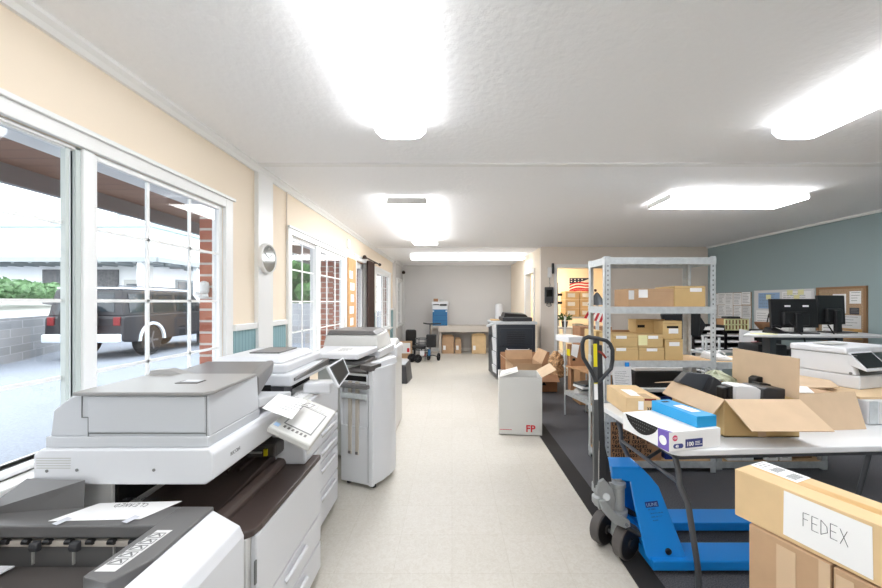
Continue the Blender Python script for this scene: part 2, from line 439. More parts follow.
# windows
def window(n, y0, y1, z0, z1, sashes, mx=(), x=XL, mz=(1.105,1.405,1.71), casing=.075, sill=True):
    mb = MB(); w = casing; mb.keep = True
    mb.box(x, x+.025, y0-w, y0, z0-w, z1+w).box(x, x+.025, y1, y1+w, z0-w, z1+w).box(x, x+.025, y0, y1, z1, z1+w)
    mb.box(x+.025, x+.04, y0-w-.01, y1+w+.01, z1+w-.02, z1+w)
    if sill: mb.box(x-.17, x+.07, y0-w-.02, y1+w+.02, z0-.03, z0)
    mb.box(x-.06, x, y0, y0+.015, z0, z1).box(x-.06, x, y1-.015, y1, z0, z1).box(x-.15, x, y0, y1, z1-.015, z1)
    root = struct(mb.build('window_%d' % n, 'white_trim', bevel=.004))
    for k, (a, b, f) in enumerate(sashes):
        mb = MB(); s = f; xo = x-.03+(.012 if k % 2 else 0)
        mb.box(xo-.02, xo+.02, a, a+s, z0, z1).box(xo-.02, xo+.02, b-s, b, z0, z1).box(xo-.02, xo+.02, a+s, b-s, z1-s, z1).box(xo-.02, xo+.02, a+s, b-s, z0, z0+s)
        sa = mb.build('sash', 'vinyl_white', root, bevel=.003)
        g = MB().box(xo-.003, xo+.003, a+s, b-s, z0+s, z1-s).build('pane', 'glass', sa)
        mb = MB(); t = .007
        for q in mz: mb.box(xo-.006, xo+.006, a+s, b-s, q-t, q+t)
        for q in mx:
            if a+s < q < b-s: mb.box(xo-.006, xo+.006, q-t, q+t, z0+s, z1-s)
        mb.build('muntin', 'vinyl_white', sa)
    return root
w1 = window(1, .55, 2.32, .80, 2.02, [(.55,1.435,.02), (1.475,2.31,.025)], (.83,1.12,1.768,2.05))
MB().box(XL-.06,XL+.012,1.435,1.480,.8,2.02).build('mullion', 'vinyl_white', w1, bevel=.004)
MB().box(XL-.028,XL-.008,1.385,1.40,.8,2.02).build('screen_rail', 'vinyl_green', w1); MB().box(XL-.02,XL-.0,1.415,1.434,.8,2.02).build('screen_rail', 'vinyl_green', w1)
w2 = window(2, 3.28, 4.92, .80, 2.02, [(3.28,3.95,.04), (4.0,4.91,.045)], (3.36,3.62,4.30,4.60))
MB().box(XL-.06,XL+.012,3.90,4.02,.8,2.02).build('mullion', 'vinyl_white', w2, bevel=.004)
# the glazed side door behind the brown curtain
mb = MB(); mb.keep = True
mb.box(XL, XL+.025, 5.42, 5.50, 0, 2.14).box(XL, XL+.025, 6.22, 6.30, 0, 2.14).box(XL, XL+.025, 5.5, 6.22, 2.06, 2.14)
mb.box(XL-.15, XL, 5.5, 5.52, 0.02, 2.06).box(XL-.15, XL, 6.2, 6.22, 0.02, 2.06)
w3 = struct(mb.build('door_1', 'white_trim', bevel=.004))
MB().box(XL-.09,XL-.05,5.52,5.6,.02,2.05).box(XL-.09,XL-.05,6.12,6.2,.02,2.05).box(XL-.09,XL-.05,5.6,6.12,1.95,2.05).box(XL-.09,XL-.05,5.6,6.12,.02,.25).build('door_frame', 'white_trim', w3)
MB().box(XL-.072,XL-.068,5.6,6.12,.25,1.95).build('pane', 'glass', w3)
window(4, 6.95, 8.5, .80, 2.02, [(6.95,7.74,.045), (7.70,8.5,.045)], (7.2,7.45,7.98,8.24))
window(5, 9.15, 9.9, .80, 1.95, [(9.15,9.9,.04)], (9.35,9.55,9.72), x=XL+.08)
# doors in the middle wall and partition
mb = MB(); mb.keep = True
mb.box(1.925,1.986,YM-.02,YM-.001,0,2.11).box(2.924,2.99,YM-.02,YM-.001,0,2.11).box(1.986,2.924,YM-.02,YM-.001,2.044,2.11).box(1.981,1.987,YM-.001,YM+.11,0,2.044).box(2.923,2.929,YM-.001,YM+.11,0,2.044).box(1.987,2.923,YM-.001,YM+.11,2.044,2.049)
struct(mb.build('door_2', 'white_trim', bevel=.004))
mb = MB(); mb.keep = True
mb.box(1.655,1.679,7.18,7.256,0,2.09).box(1.655,1.679,8.044,8.12,0,2.09).box(1.655,1.679,7.256,8.044,2.014,2.09).box(1.679,1.79,7.25,7.256,0,2.02).box(1.679,1.79,8.044,8.049,0,2.02).box(1.679,1.79,7.256,8.044,2.014,2.019)
struct(mb.build('door_3', 'white_trim', bevel=.004))
# light fixtures on the ceiling (wrap-around lenses)
def fixture(label, x0, x1, y0, y1, depth, along='Y', round_=True, group=None, em='diffuser', seams=()):
    cx, cy = (x0+x1)/2, (y0+y1)/2
    t = thing('ceiling_light', label, 'ceiling light', (cx, cy, ZC-depth), 0, group)
    i = .03
    MB().box(x0+i, x1-i, y0+i/2, y1-i/2, ZC-.022, ZC).build('housing', 'white_trim', t)
    zb, zt = ZC-depth, ZC-.02
    def prof(a, b):
        if not round_: return [(a+.01, zt), (a, zb+.012), (a+.012, zb), (b-.012, zb), (b, zb+.012), (b-.01, zt)]
        w = b-a
        return [(a, zt), (a, zt-.025), (a+.12*w, zb+.008), (a+.3*w, zb), (b-.3*w, zb), (b-.12*w, zb+.008), (b, zt-.025), (b, zt)]
    mb = MB()
    if along == 'Y':
        p = prof(x0, x1); mb.prism([(a, y0+.006, z) for a, z in p], (0, y1-y0-.012, 0)); mb.build('lens', em, t)
        for ya in (y0, y1-.006): MB().prism([(a, ya, z) for a, z in p], (0, .006, 0)).build('end_cap', 'diffuser_end' if round_ else 'plastic_offwhite', t)
        for s_ in seams: MB().box(x0-.002, x1+.002, s_-.006, s_+.006, zb-.003, zt).build('lens_joint', 'plastic_offwhite', t)
    else:
        p = prof(y0, y1); mb.prism([(x0+.006, a, z) for a, z in p], (x1-x0-.012, 0, 0)); mb.build('lens', em, t)
        for xa in (x0, x1-.006): MB().prism([(xa, a, z) for a, z in p], (.006, 0, 0)).build('end_cap', 'plastic_offwhite', t)
        for s_ in seams: MB().box(s_-.006, s_+.006, y0-.002, y1+.002, zb-.003, zt).build('lens_joint', 'plastic_offwhite', t)
    return t
fixture('long white fluorescent light on the ceiling above the copiers nearest the camera', -.445, -.155, -.36, 2.09, .085, seams=(.86,))
fixture('curved white fluorescent light cut by the top right corner of the picture', 1.88, 2.16, -.36, 2.09, .085, seams=(.86,))
fixture('flat rectangular light on the middle of the ceiling with a crosswise joint', -.64, -.24, 3.46, 5.95, .085, round_=False, em='diffuser_far', seams=(4.75,))
fixture('flat rectangular light set crosswise on the ceiling towards the right wall', 2.05, 3.36, 3.33, 3.72, .07, along='X', round_=False, em='diffuser_far')
fixture('thin light bar running crosswise across the ceiling of the far alcove', -.9, 1.58, 7.7, 7.98, .10, along='X', round_=False, em='diffuser', seams=(.34,))
fixture('ceiling light inside the warm back room seen through the doorway', 2.3, 3.5, 8.1, 8.4, .08, along='X', em='diffuser_warm')
fixture('unseen fill light added above the aisle behind the photographer', -.445, -.155, -3.6, -1.15, .085, seams=(-2.4,))  # added lamp out of view, gives the room more fill
fixture('unseen fill light added above the carpet behind the photographer', 1.88, 2.16, -3.6, -1.15, .085, seams=(-2.4,))  # also an unseen lamp, added as fill for the carpet side
fixture('unseen second lamp added to brighten the warm back room, further left', 2.0, 3.2, 9.1, 9.4, .08, along='X', em='diffuser_warm')  # extra lamp added only to brighten the back room
# wall clock on the pilaster, seen nearly edge-on
t = thing('wall_clock', 'round white wall clock on the white pilaster between the windows', 'clock', (XL+.035, 2.79, 1.74))
MB().lathe([(.117,0),(.12,.008),(.118,.028),(.108,.034),(.104,.028),(.1,.024)], (XL+.035,2.79,1.74), (1,0,0), 40).build('rim', 'white_trim', t, smooth=True)
MB().lathe([(.104,.024),(.104,.027)], (XL+.035,2.79,1.74), (1,0,0), 40).build('clock_face', 'glass_mirror', t)
for ang, l in ((40,.05),(150,.075)):
    a = R(ang); c = Vector((XL+.064,2.79,1.74)); MB().tube([c, c+Vector((0,math.cos(a)*l,math.sin(a)*l))], .0025, 6).build('hand', 'ink_black', t)
# cable conduit
mb = MB().tube([(XL+.012,3.215,.3),(XL+.012,3.215,1.9),(XL+.012,3.19,2.2),(XL+.012,3.2,2.43)], .006, 8)
tag(mb.build('cable_conduit', 'wall_taupe', smooth=True), 'thin beige cable running up the left wall beside the second window', 'cable')
tag(MB().box(XL, XL+.03, 5.05, 5.14, 2.17, 2.3).build('door_chime', 'white_trim', bevel=.006), 'small white chime box high on the left wall above the second window', 'chime')
# notice board strip and curtain
t = thing('notice_board', 'tan pinboard with pale sheets between the second window and curtained door', 'board', (XL, 5.2, .85))
MB().box(XL, XL+.04, 5.01, 5.40, .85, 2.03).build('panel', 'tan_panel', t)
for k in range(6):
    z = 1.85-.17*k; y = 5.06+.03*(k%3); MB().box(XL+.04, XL+.043, y, y+.16+.05*(k%2), z-.11, z).build('sheet', 'paper', t)
t = thing('curtain', 'dark brown curtain bunched on its rod beside the glazed side door', 'curtain', (XL+.08, 6.2, 0))
n = 60; mb = MB(); fr = []; bk = []
for i in range(n):
    s = i/(n-1); y = 5.98+.42*s; x = XL+.085+.03*math.sin(s*38)
    fr.append((x+.003, y, .03)); bk.append((x-.003, y, .03))
mb.prism(fr+bk[::-1], (0,0,2.07)); mb.build('curtain_panel', 'curtain_brown', t)
MB().tube([(XL+.085,5.75,2.13),(XL+.085,6.95,2.13)], .012, 10).build('curtain_rod', 'curtain_brown', t, smooth=True)
for y in (5.75, 6.95): MB().ball((XL+.085,y,2.13), .03).build('finial', 'curtain_brown', t, smooth=True)
for y in (5.85, 6.6): MB().box(XL,XL+.1,y-.01,y+.01,2.11,2.135).build('bracket', 'curtain_brown', t)
t = thing('curtain_rod', 'tall pale pole with dark finial standing at the far left window corner', 'pole', (-1.36, 9.98, 0))
MB().tube([(-1.36,9.98,0),(-1.36,9.98,2.2)], .02, 10).build('pole', 'plastic_offwhite', t, smooth=True)
MB().ball((-1.36,9.98,2.23), .05).build('finial', 'curtain_brown', t, smooth=True)
# devices on the middle wall
t = thing('wall_intercom', 'black wall-mounted terminal beside the doorway with a curled cable below', 'intercom', (1.83, YM, 1.36))
MB().box(1.745, 1.905, YM-.05, YM, 1.38, 1.68).build('body', 'plastic_charcoal', t, bevel=.01)
MB().box(1.77, 1.88, YM-.054, YM-.05, 1.5, 1.63).build('screen', 'screen_black', t)
MB().tube([(1.85,YM-.02,1.38),(1.87,YM-.02,1.33),(1.82,YM-.02,1.31),(1.78,YM-.02,1.34),(1.80,YM-.02,1.38)], .006, 6).build('cable', 'ink_black', t)
t = thing('wall_phone', 'small white wall phone with black handset above the black terminal', 'phone', (1.86, YM, 1.87))
MB().box(1.80, 1.875, YM-.04, YM, 1.86, 2.05).build('base', 'white_trim', t, bevel=.01)
MB().box(1.875, 1.915, YM-.06, YM-.01, 1.93, 2.13).build('handset', 'plastic_black', t, bevel=.012)
MB().tube([(1.84,YM-.015,1.86),(1.83,YM-.015,1.78),(1.85,YM-.015,1.72),(1.83,YM-.015,1.68)], .004, 6).build('cord', 'seam', t)

# ============================================================ OUTSIDE
GZ = -.12
mb = MB().box(-60, XL-.15, -30, 60, GZ-.1, GZ); mb.keep = True; struct(mb.build('ground', 'asphalt'))
mb = MB(); mb.keep = True; mb.box(-3.3, XL-.15, -3, 14, 2.42, 2.46); struct(mb.build('trim_11', 'plank_soffit'))
mb = MB(); mb.keep = True; mb.box(-3.34, -3.28, -3, 14, 2.28, 2.62); struct(mb.build('trim_12', 'fascia_grey'))
mb = MB(); mb.keep = True; mb.box(-3.44, -3.34, -3, 14, 2.38, 2.5); struct(mb.build('trim_13', 'fascia_grey'))
tag(MB().box(-1.84,-1.652,2.62,2.95,GZ,2.42).build('brick_pillar', 'brick_red'), 'red brick pillar outside the right end of the large window', 'pillar')
t = thing('wall_fitting', 'white curved fitting on the brick reveal at the right end of the large window', 'fitting', (-1.6, 2.28, 1.43))
MB().box(-1.625,-1.575,2.265,2.319,1.45,1.535).build('body', 'white_trim', t, bevel=.02)
MB().tube([(-1.64,2.28,1.455),(-1.60,2.26,1.435),(-1.565,2.28,1.44)], .014, 8).build('spout', 'white_trim', t, smooth=True)
tag(MB().box(-1.98,-1.66,5.05,5.4,GZ,2.42).build('brick_pillar', 'brick_red'), 'red brick pillar outside beyond the second window', 'pillar')
tag(MB().box(-2.0,-1.66,6.35,6.9,GZ,2.42).build('brick_pillar', 'brick_red'), 'red brick pillar outside the glazed side door', 'pillar')
# neighbouring building
t = thing('neighbour_building', 'long white single storey building with green roof across the parking lot', 'building', (-24, 20, GZ))
X1 = -13.2
MB().box(-42, X1-1.6, 17.6, 34, GZ, 3.3).build('wall', 'stucco_white', t)
MB().hexa([(-44,15.9,3.38),(X1,15.9,3.38),(X1,36,3.38),(-44,36,3.38),(-44,19.6,4.35),(X1-3.4,19.6,4.35),(X1-3.4,32,4.35),(-44,32,4.35)]).build('roof', 'roof_green', t)
MB().box(-44, X1, 15.85, 15.95, 3.2, 3.42).box(X1-.05, X1+.05, 15.9, 36, 3.2, 3.42).build('fascia', 'fascia_grey', t)
MB().box(-42, X1-3.6, 19.8, 31, 4.3, 5.55).build('clerestory_wall', 'stucco_white', t)
MB().box(-42.5, X1-3.2, 19.5, 31.4, 5.55, 5.75).build('clerestory_roof', 'roof_green', t)
mb = MB()
for i in range(40): mb.box(-44+i*.78, -43.86+i*.78, 15.95, 17.6, 3.14, 3.34)
for i in range(18): mb.box(X1-1.6, X1-.05, 16.6+i, 16.74+i, 3.14, 3.34)
mb.build('rafters', 'fascia_grey', t)
for x in (-16.8, -14.2): MB().box(x, x+.22, 16.0, 16.22, GZ, 3.3).build('post', 'stucco_white', t)
for y in (18.5, 21.5, 24.5, 27.5): MB().box(X1-.3, X1-.1, y, y+.22, GZ, 3.3).build('post', 'stucco_white', t)
for x in (-20.2, -17.6): MB().box(x, x+1.1, 17.5, 17.62, GZ, 3.0).build('stone_panel', 'stone_dark', t)
for x in (-18.9, -16.2):
    f = MB().box(x, x+.95, 17.52, 17.62, GZ, 2.5).build('door', 'plastic_greige', t); MB().box(x+.15, x+.8, 17.5, 17.53, .9, 2.3).build('pane', 'window_dark', f)
for y in (19, 23, 27):
    f = MB().box(X1-1.62, X1-1.55, y, y+1.6, 1.0, 2.6).build('window', 'fascia_grey', t); MB().box(X1-1.56, X1-1.53, y+.1, y+1.5, 1.1, 2.5).build('pane', 'window_dark', f)
MB().box(X1-1.58, X1-1.53, 17.6, 34, 1.0, 1.12).build('trim_band', 'plastic_greige', t)
# block retaining wall, gravel bank, hedge
tag(MB().hexa([(-10.3,7.1,GZ),(-10.05,7.1,GZ),(-14.4,14.95,GZ),(-14.65,14.95,GZ),(-10.3,7.1,1.0),(-10.05,7.1,1.0),(-14.4,14.95,1.0),(-14.65,14.95,1.0)]).build('block_wall', 'block_grey'), 'low grey concrete block wall at the edge of the lot', 'wall')
mb = MB().hexa([(-16,7.1,GZ),(-10.32,7.1,GZ),(-14.67,14.95,GZ),(-20,14.95,GZ),(-16,7.1,1.7),(-10.32,7.1,.97),(-14.67,14.95,.97),(-20,14.95,1.7)])
tag(mb.build('planting_bed', 'gravel'), 'pale sloping planting bed behind the block wall', 'planting bed')
rr = random.Random(3)
def bush(name, label, cat, blobs, m, n_leaf, kind=None, ls=.09):
    mb = MB()
    for (x, y, z, r, sz) in blobs: mb.ball((x,y,z), r*.88, 1, 1, sz, .12, 2)
    for (x, y, z, r, sz) in blobs:
        for i in range(n_leaf):
            a = rr.uniform(0, 6.283); b = math.acos(rr.uniform(-1, 1)); q = rr.uniform(.85, 1.12)*r
            c = Vector((x+q*math.sin(b)*math.cos(a), y+q*math.sin(b)*math.sin(a), z+q*sz*math.cos(b)))
            d = Vector((rr.uniform(-1,1), rr.uniform(-1,1), rr.uniform(-1,1))).normalized()*ls; e = d.orthogonal().normalized()*ls*.5
            v = [mb.bm.verts.new(p) for p in (c-d, c+e, c+d, c-e)]; mb.bm.faces.new(v)
    return tag(mb.build(name, m), label, cat, kind=kind)
bush('juniper_hedge', 'low spreading green hedge on the bank above the block wall', 'hedge', [(-13.2-i*.30+rr.uniform(-.2,.2), 9.2+i*.52+rr.uniform(-.2,.2), 1.72+rr.uniform(0,.1), .62, .55) for i in range(11)], 'leaf', 160)
t = thing('tree', 'leafy green tree outside the second window', 'tree', (-5.8, 15, GZ))
MB().tube([(-5.8,15,GZ),(-5.7,15.05,1.2),(-5.9,15,2.2)], .14, 10, rs=[.16,.12,.08]).build('trunk', 'bark', t, smooth=True)
mb = MB()
for i in range(14):
    c = (-5.9+rr.uniform(-1.4,1.2), 15+rr.uniform(-1,1), 2.4+rr.uniform(-.7,.9)); mb.ball(c, .55, jit=.2)
    for k in range(160):
        d = Vector((rr.gauss(0,1), rr.gauss(0,1), rr.gauss(0,1))).normalized(); q = Vector(c)+d*rr.uniform(.5,.68); e = d.orthogonal().normalized()*.09; f = d.cross(e).normalized()*.05
        mb.bm.faces.new([mb.bm.verts.new(p) for p in (q-e, q+f, q+e, q-f)])
mb.build('foliage', 'leaf_dark', t)
tag(MB().box(-9.5,-3.4,13.2,13.45,GZ,1.35).build('block_wall', 'block_grey'), 'grey block wall below the tree outside the second window', 'wall')
t = thing('light_pole', 'distant parking lot lamp pole above the white roof', 'lamp post', (-37.6, 40, GZ))
MB().tube([(-37.6,40,GZ),(-37.6,40,12.2)], .12, 8).build('pole', 'fascia_grey', t)
for z in (11.2, 12.2): MB().box(-38.8,-36.4,39.9,40.1,z-.08,z+.08).build('crossarm', 'fascia_grey', t)
for x in (-38.8,-36.4): MB().box(x-.4,x+.4,39.8,40.2,12.1,12.45).build('lamp_head', 'fascia_grey', t)
# the parked dark off-roader
def suv():
    t = None
    t = thing('car', 'dark boxy off-road car with rear spare wheel parked outside the large window', 'car', (-9.60, 9.25, GZ), R(92), local=True)
    t.scale = (1.0,1.04,1.10)
    L, Wd = 4.7, .96                      # local x forward from the rear face
    prof = [(0,.45),(.02,.98),(.06,1.05),(3.3,1.1),(4.55,1.02),(4.7,.8),(4.7,.45),(4.45,.38)]
    for cx in (3.75, .95): prof += [(cx+.45*math.cos(R(a)), .40+.45*math.sin(R(a))) for a in range(0, 181, 20)]
    prof += [(.3,.40)]
    MB().prism([(x,-Wd,z) for x, z in prof], (0,2*Wd,0)).build('body', 'car_paint', t, bevel=.035, local=True)
    MB().hexa([(.05,-.93,1.03),(3.35,-.93,1.08),(3.35,.93,1.08),(.05,.93,1.03),(.14,-.82,1.68),(2.75,-.82,1.70),(2.75,.82,1.70),(.14,.82,1.68)]).build('cabin', 'car_paint', t, bevel=.04, local=True)
    MB().box(.15,2.75,-.80,.80,1.69,1.74).build('roof', 'car_white', t, bevel=.02, local=True)
    for s in (-1, 1):
        for a, b in ((.25,.95),(1.05,1.85),(1.95,2.75)):
            mb = MB(); y0, y1 = s*.925, s*.845
            mb.slab([(a,y0,1.12),(b,y0,1.12),(min(b,2.62),y1+s*.006,1.58),(a+.03,y1+s*.006,1.58)] if s < 0 else [(b,y0,1.12),(a,y0,1.12),(a+.03,y1+s*.006,1.58),(min(b,2.62),y1+s*.006,1.58)], .012)
            mb.build('side_window', 'car_glass', t, local=True)
    MB().slab([(.055,.7,1.15),(.055,-.7,1.15),(.125,-.65,1.6),(.125,.65,1.6)], .012).build('rear_window', 'car_glass', t, local=True)
    MB().slab([(3.30,-.8,1.14),(3.30,.8,1.14),(2.83,.74,1.64),(2.83,-.74,1.64)], .012).build('windscreen', 'car_glass', t, local=True)
    for cx in (.95, 3.75):
        for s in (-1, 1):
            w = MB().lathe([(.25,-.12),(.37,-.12),(.39,-.08),(.39,.08),(.37,.12),(.25,.12)], (cx, s*.82, .39), (0,s,0), 28).build('wheel', 'tyre', t, smooth=True, local=True)
            mb = MB().lathe([(.25,.10),(.235,.11),(.22,.06)], (cx, s*.82, .39), (0,s,0), 24)
            for k in range(5):
                a = k*1.2566; mb.rbox((cx+.12*math.cos(a), s*.93, .39+.12*math.sin(a)), (.24,.03,.05), ry=-a)
            mb.build('rim', 'rim', w, local=True)
        mb = MB(); p = [(cx+.47*math.cos(R(a)), .40+.47*math.sin(R(a))) for a in range(0,181,15)]+[(cx+.40*math.cos(R(a)), .40+.40*math.sin(R(a))) for a in range(180,-1,-15)]
        mb.prism([(x,-Wd-.03,z) for x, z in p], (0,.06,0)).prism([(x,Wd-.03,z) for x, z in p], (0,.06,0)).build('arch_highlight', 'car_white', t, local=True)  # pale colour paints the light reflected on the dark fenders
    sp = MB().lathe([(.2,0),(.38,0),(.40,.04),(.40,.2),(.38,.24),(.2,.24)], (-.02,0,.95), (-1,0,0), 28).build('spare_wheel', 'tyre', t, smooth=True, local=True)
    MB().lathe([(.2,.2),(.2,.25),(.05,.26)], (-.02,0,.95), (-1,0,0), 24).build('cover', 'car_white', sp, local=True)
    for s in (-1, 1):
        MB().box(-.01,.05,s*.80-.08,s*.80+.08,.82,1.02).build('tail_lamp', 'lamp_red', t, bevel=.01, local=True)
        MB().box(2.75,2.9,s*1.05-.08,s*1.05+.08,1.1,1.28).build('mirror', 'car_paint', t, bevel=.02, local=True)
    MB().box(-.12,.1,-.92,.92,.42,.62).build('rear_bumper', 'car_white', t, bevel=.03, local=True)
    MB().box(4.6,4.8,-.92,.92,.42,.62).build('front_bumper', 'plastic_charcoal', t, bevel=.03, local=True)
    for s in (-1, 1): MB().box(.2,2.5,s*.7-.02,s*.7+.02,1.76,1.79).build('roof_rail', 'rim', t, local=True)
suv()
# ============================================================ COPIERS BY THE WINDOW
# --- finisher nearest the camera
A = thing('copier_finisher', 'white paper finisher with dark grey top, nearest the camera at bottom left', 'copier', (-1.05, .75, 0))
MB().box(-1.40,-.885,.36,1.12,.06,.60).build('body', 'plastic_white', A, bevel=.01)
MB().hexa([(-.885,.5,.04),(-.66,.5,.04),(-.66,1.12,.04),(-.885,1.12,.04),(-.885,.5,.712),(-.755,.5,.712),(-.755,1.12,.712),(-.885,1.12,.712)]).build('inner_panel', 'plastic_white', A)
mb = MB(); mb.prism([(-.757,.42,.04),(-.655,.42,.04),(-.655,.42,.665),(-.668,.42,.695),(-.75,.42,.742),(-.757,.42,.742)], (0,.70,0)); mb.build('side_panel', 'plastic_white', A, bevel=.004)
mb = MB(); mb.box(-1.42,-.86,1.03,1.13,.715,.75); mb.box(-1.42,-1.36,.5,1.03,.6,.75)
mb.prism([(-.875,.84,.70),(-.86,1.13,.70),(-.757,1.13,.70),(-.757,.90,.70),(-.80,.82,.70)], (0,0,.05)); mb.build('top_cover', 'plastic_taupe', A, bevel=.004)
MB().hexa([(-1.44,1.08,.74),(-1.33,1.10,.74),(-1.165,1.122,.74),(-1.37,1.14,.74),(-1.44,1.08,.757),(-1.33,1.10,.757),(-1.165,1.128,.835),(-1.365,1.14,.833)]).build('cover_step', 'plastic_taupe', A)
MB().prism([(-1.40,.62,.59),(-1.40,1.03,.62),(-.875,1.03,.62),(-.875,.62,.59)], (0,0,.012)).build('output_tray', 'plastic_dark', A)
MB().box(-1.42,-.872,1.052,1.10,.60,.72).build('exit_wall', 'plastic_taupe', A)
MB().box(-1.42,-.875,1.035,1.050,.685,.702).build('exit_roller_bar', 'bench_grey', A, bevel=.003)
for i in range(9):
    x = -1.37+i*.062
    MB().cyl((x,1.032,.703),(x+.018,1.032,.703),.008,n=12).build('small_roller', 'plastic_black', A, smooth=True)
for x in (-1.335,-1.215,-1.10):
    MB().prism([(x,1.03,.710),(x,1.018,.706),(x,1.014,.694),(x,1.018,.682),(x,1.03,.680)], (.026,0,0)).build('paper_flap', 'plastic_charcoal', A, bevel=.003)
for x in (-1.24,-1.12,-1.0): MB().box(x,x+.004,1.046,1.052,.625,.685).build('rib', 'plastic_greige', A)
tab = MB().slab([(-1.33,.97,.640),(-1.27,.97,.640),(-1.245,1.01,.650),(-1.31,1.01,.650)], .004).build('paper_stop', 'plastic_white', A)
M = frame_m((-.862,.865,.7505),(1,.0,0),(.0,1,0))
MB().slab([(-.862,.855,.7512),(-.812,.855,.7512),(-.795,1.01,.7512),(-.838,1.01,.7512)], .0006).build('instruction_label', 'paper_grey', A)
mb = MB()
for k in range(5):
    Mk = frame_m((-.853+.0035*k,.878+.025*k,.7516),(1,0,0),(0,1,0)); mb.ribbon([(0,0),(.036,0),(.036,.018),(0,.018),(0,0)], .0022, Mk, .0003); mb.ribbon([(.004,.004),(.02,.015),(.03,.005)], .004, Mk, .0003)
mb.build('label_drawing', 'seam', A)
q = [G(48,521,.752), G(140,519,.752), G(182,501,.752), G(100,503,.752)]
def sm(mb, M, w, h):
    MM = M @ Matrix.Translation((w*.86, h*.75, 0)) @ Matrix.Rotation(math.pi,4,'Z')
    handwrite(mb, 'CLEANED', MM, .018, .0011, .85, .1); handwrite(mb, 'UP TO COLOR', MM @ Matrix.Translation((0,-.035,0)), .015, .0010, .7, .1)
paper_thing('paper_note', q, 'handwritten paper taped on the dark top of the nearest finisher', 'paper', write=sm)
for (u, v) in ((62,521),(131,519)):
    c = G(u, v, .7545); o = MB().rbox(c, (.022,.034,.0005), rz=R(-18)).build('tape_piece', 'tape_clear')
    tag(o, 'clear tape strip at the %s bottom corner of the note on the nearest finisher' % ('left' if u < 100 else 'right'), 'tape')

# --- main multifunction copier
B = thing('multifunction_copier', 'large white and grey office copier with tilted touch panel, behind the nearest finisher', 'copier', (-1.03, 1.5, 0))
MB().box(-1.36,-.69,1.19,1.815,.04,.60).build('cabinet', 'plastic_offwhite', B, bevel=.006)
MB().box(-.69,-.668,1.215,1.81,.335,.60).build('front_door', 'plastic_white', B, bevel=.006)
for z0, z1 in ((.195,.328),(.05,.188)):
    d = MB().box(-.69,-.668,1.215,1.81,z0,z1).build('paper_drawer', 'plastic_white', B, bevel=.006)
    mb = MB(); zc = z1-.045
    mb.tube([(-.668,1.42,zc),(-.655,1.44,zc+.012),(-.652,1.52,zc+.016),(-.655,1.60,zc+.012),(-.668,1.62,zc)], .009, 10); mb.build('drawer_handle', 'plastic_white', d, smooth=True)
    MB().box(-.670,-.666,1.43,1.61,zc-.02,zc+.008).build('handle_recess', 'plastic_greige', d)
MB().box(-.6715,-.6665,1.203,1.213,.44,.52).build('door_catch', 'seam', B)
# top trim and inner output bay
mb = MB(); mb.prism([(-1.14,1.19,.60),(-.70,1.19,.60),(-.675,1.21,.60),(-.668,1.25,.60),(-.668,1.81,.60),(-1.14,1.81,.60)], (0,0,.024)); mb.build('top_trim', 'plastic_brown', B, bevel=.005)
MB().prism([(-.83,1.21,.624),(-.79,1.21,.624),(-.79,1.21,.64),(-.80,1.21,.655),(-.83,1.21,.66)], (0,.56,0)).build('tray_ridge', 'plastic_brown', B, bevel=.004)
MB().hexa([(-1.13,1.24,.626),(-.84,1.24,.626),(-.84,1.70,.626),(-1.13,1.70,.626),(-1.13,1.24,.675),(-.84,1.24,.645),(-.84,1.70,.69),(-1.13,1.70,.70)]).build('output_tray', 'plastic_brown', B, bevel=.004)
mb = MB()
for k in range(6): mb.box(-1.08+.035*k, -1.072+.035*k, 1.40+.02*k, 1.62, .684, .697)
mb.build('tray_rib', 'plastic_brown', B)
MB().box(-1.36,-1.14,1.19,1.80,.60,.805).build('rear_column', 'plastic_offwhite', B, bevel=.004)
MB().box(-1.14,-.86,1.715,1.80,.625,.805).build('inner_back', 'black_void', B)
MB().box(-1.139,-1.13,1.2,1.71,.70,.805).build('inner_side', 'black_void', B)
u = MB().box(-.97,-.80,1.61,1.72,.69,.755).build('exit_unit', 'plastic_dark', B, bevel=.012)
MB().box(-.85,-.835,1.60,1.612,.705,.735).build('sensor', 'label_yellow', u); MB().box(-.93,-.86,1.603,1.612,.715,.722).build('vent', 'plastic_greige', u)
MB().box(-.86,-.70,1.69,1.80,.624,.865).build('panel_post', 'plastic_white', B, bevel=.01)
lab = MB().box(-.7,-.699,1.71,1.77,.66,.74).build('post_label', 'paper_grey', B)
# scanner base
mb = MB(); mb.prism([(-1.357,1.15,.815),(-1.35,1.15,.807),(-.80,1.15,.807),(-.774,1.15,.825),(-.774,1.15,.905),(-.785,1.15,.922),(-1.335,1.15,.922),(-1.357,1.15,.905)], (0,.62,0)); sb = mb.build('scanner_base', 'plastic_white', B, bevel=.006)
for (u, v) in ((47,471),(77,470),(154,470)):
    c = W(u, v, 1.15); MB().lathe([(.005,0),(.005,.0015),(.003,.002)], c, (0,-1,0), 14).build('screw', 'seam', sb, smooth=True)
mb = MB()
for k in range(5): mb.box(-1.345,-1.235,1.1485,1.152,.893-.008*k,.8955-.008*k)
mb.build('vent_slots', 'plastic_greige', sb)
mb = MB(); M = frame_m((-.7735,1.24,.862),(0,1,0),(0,0,1)); mb.text('RICOH', .018, M); mb.build('maker_name', 'seam', sb)
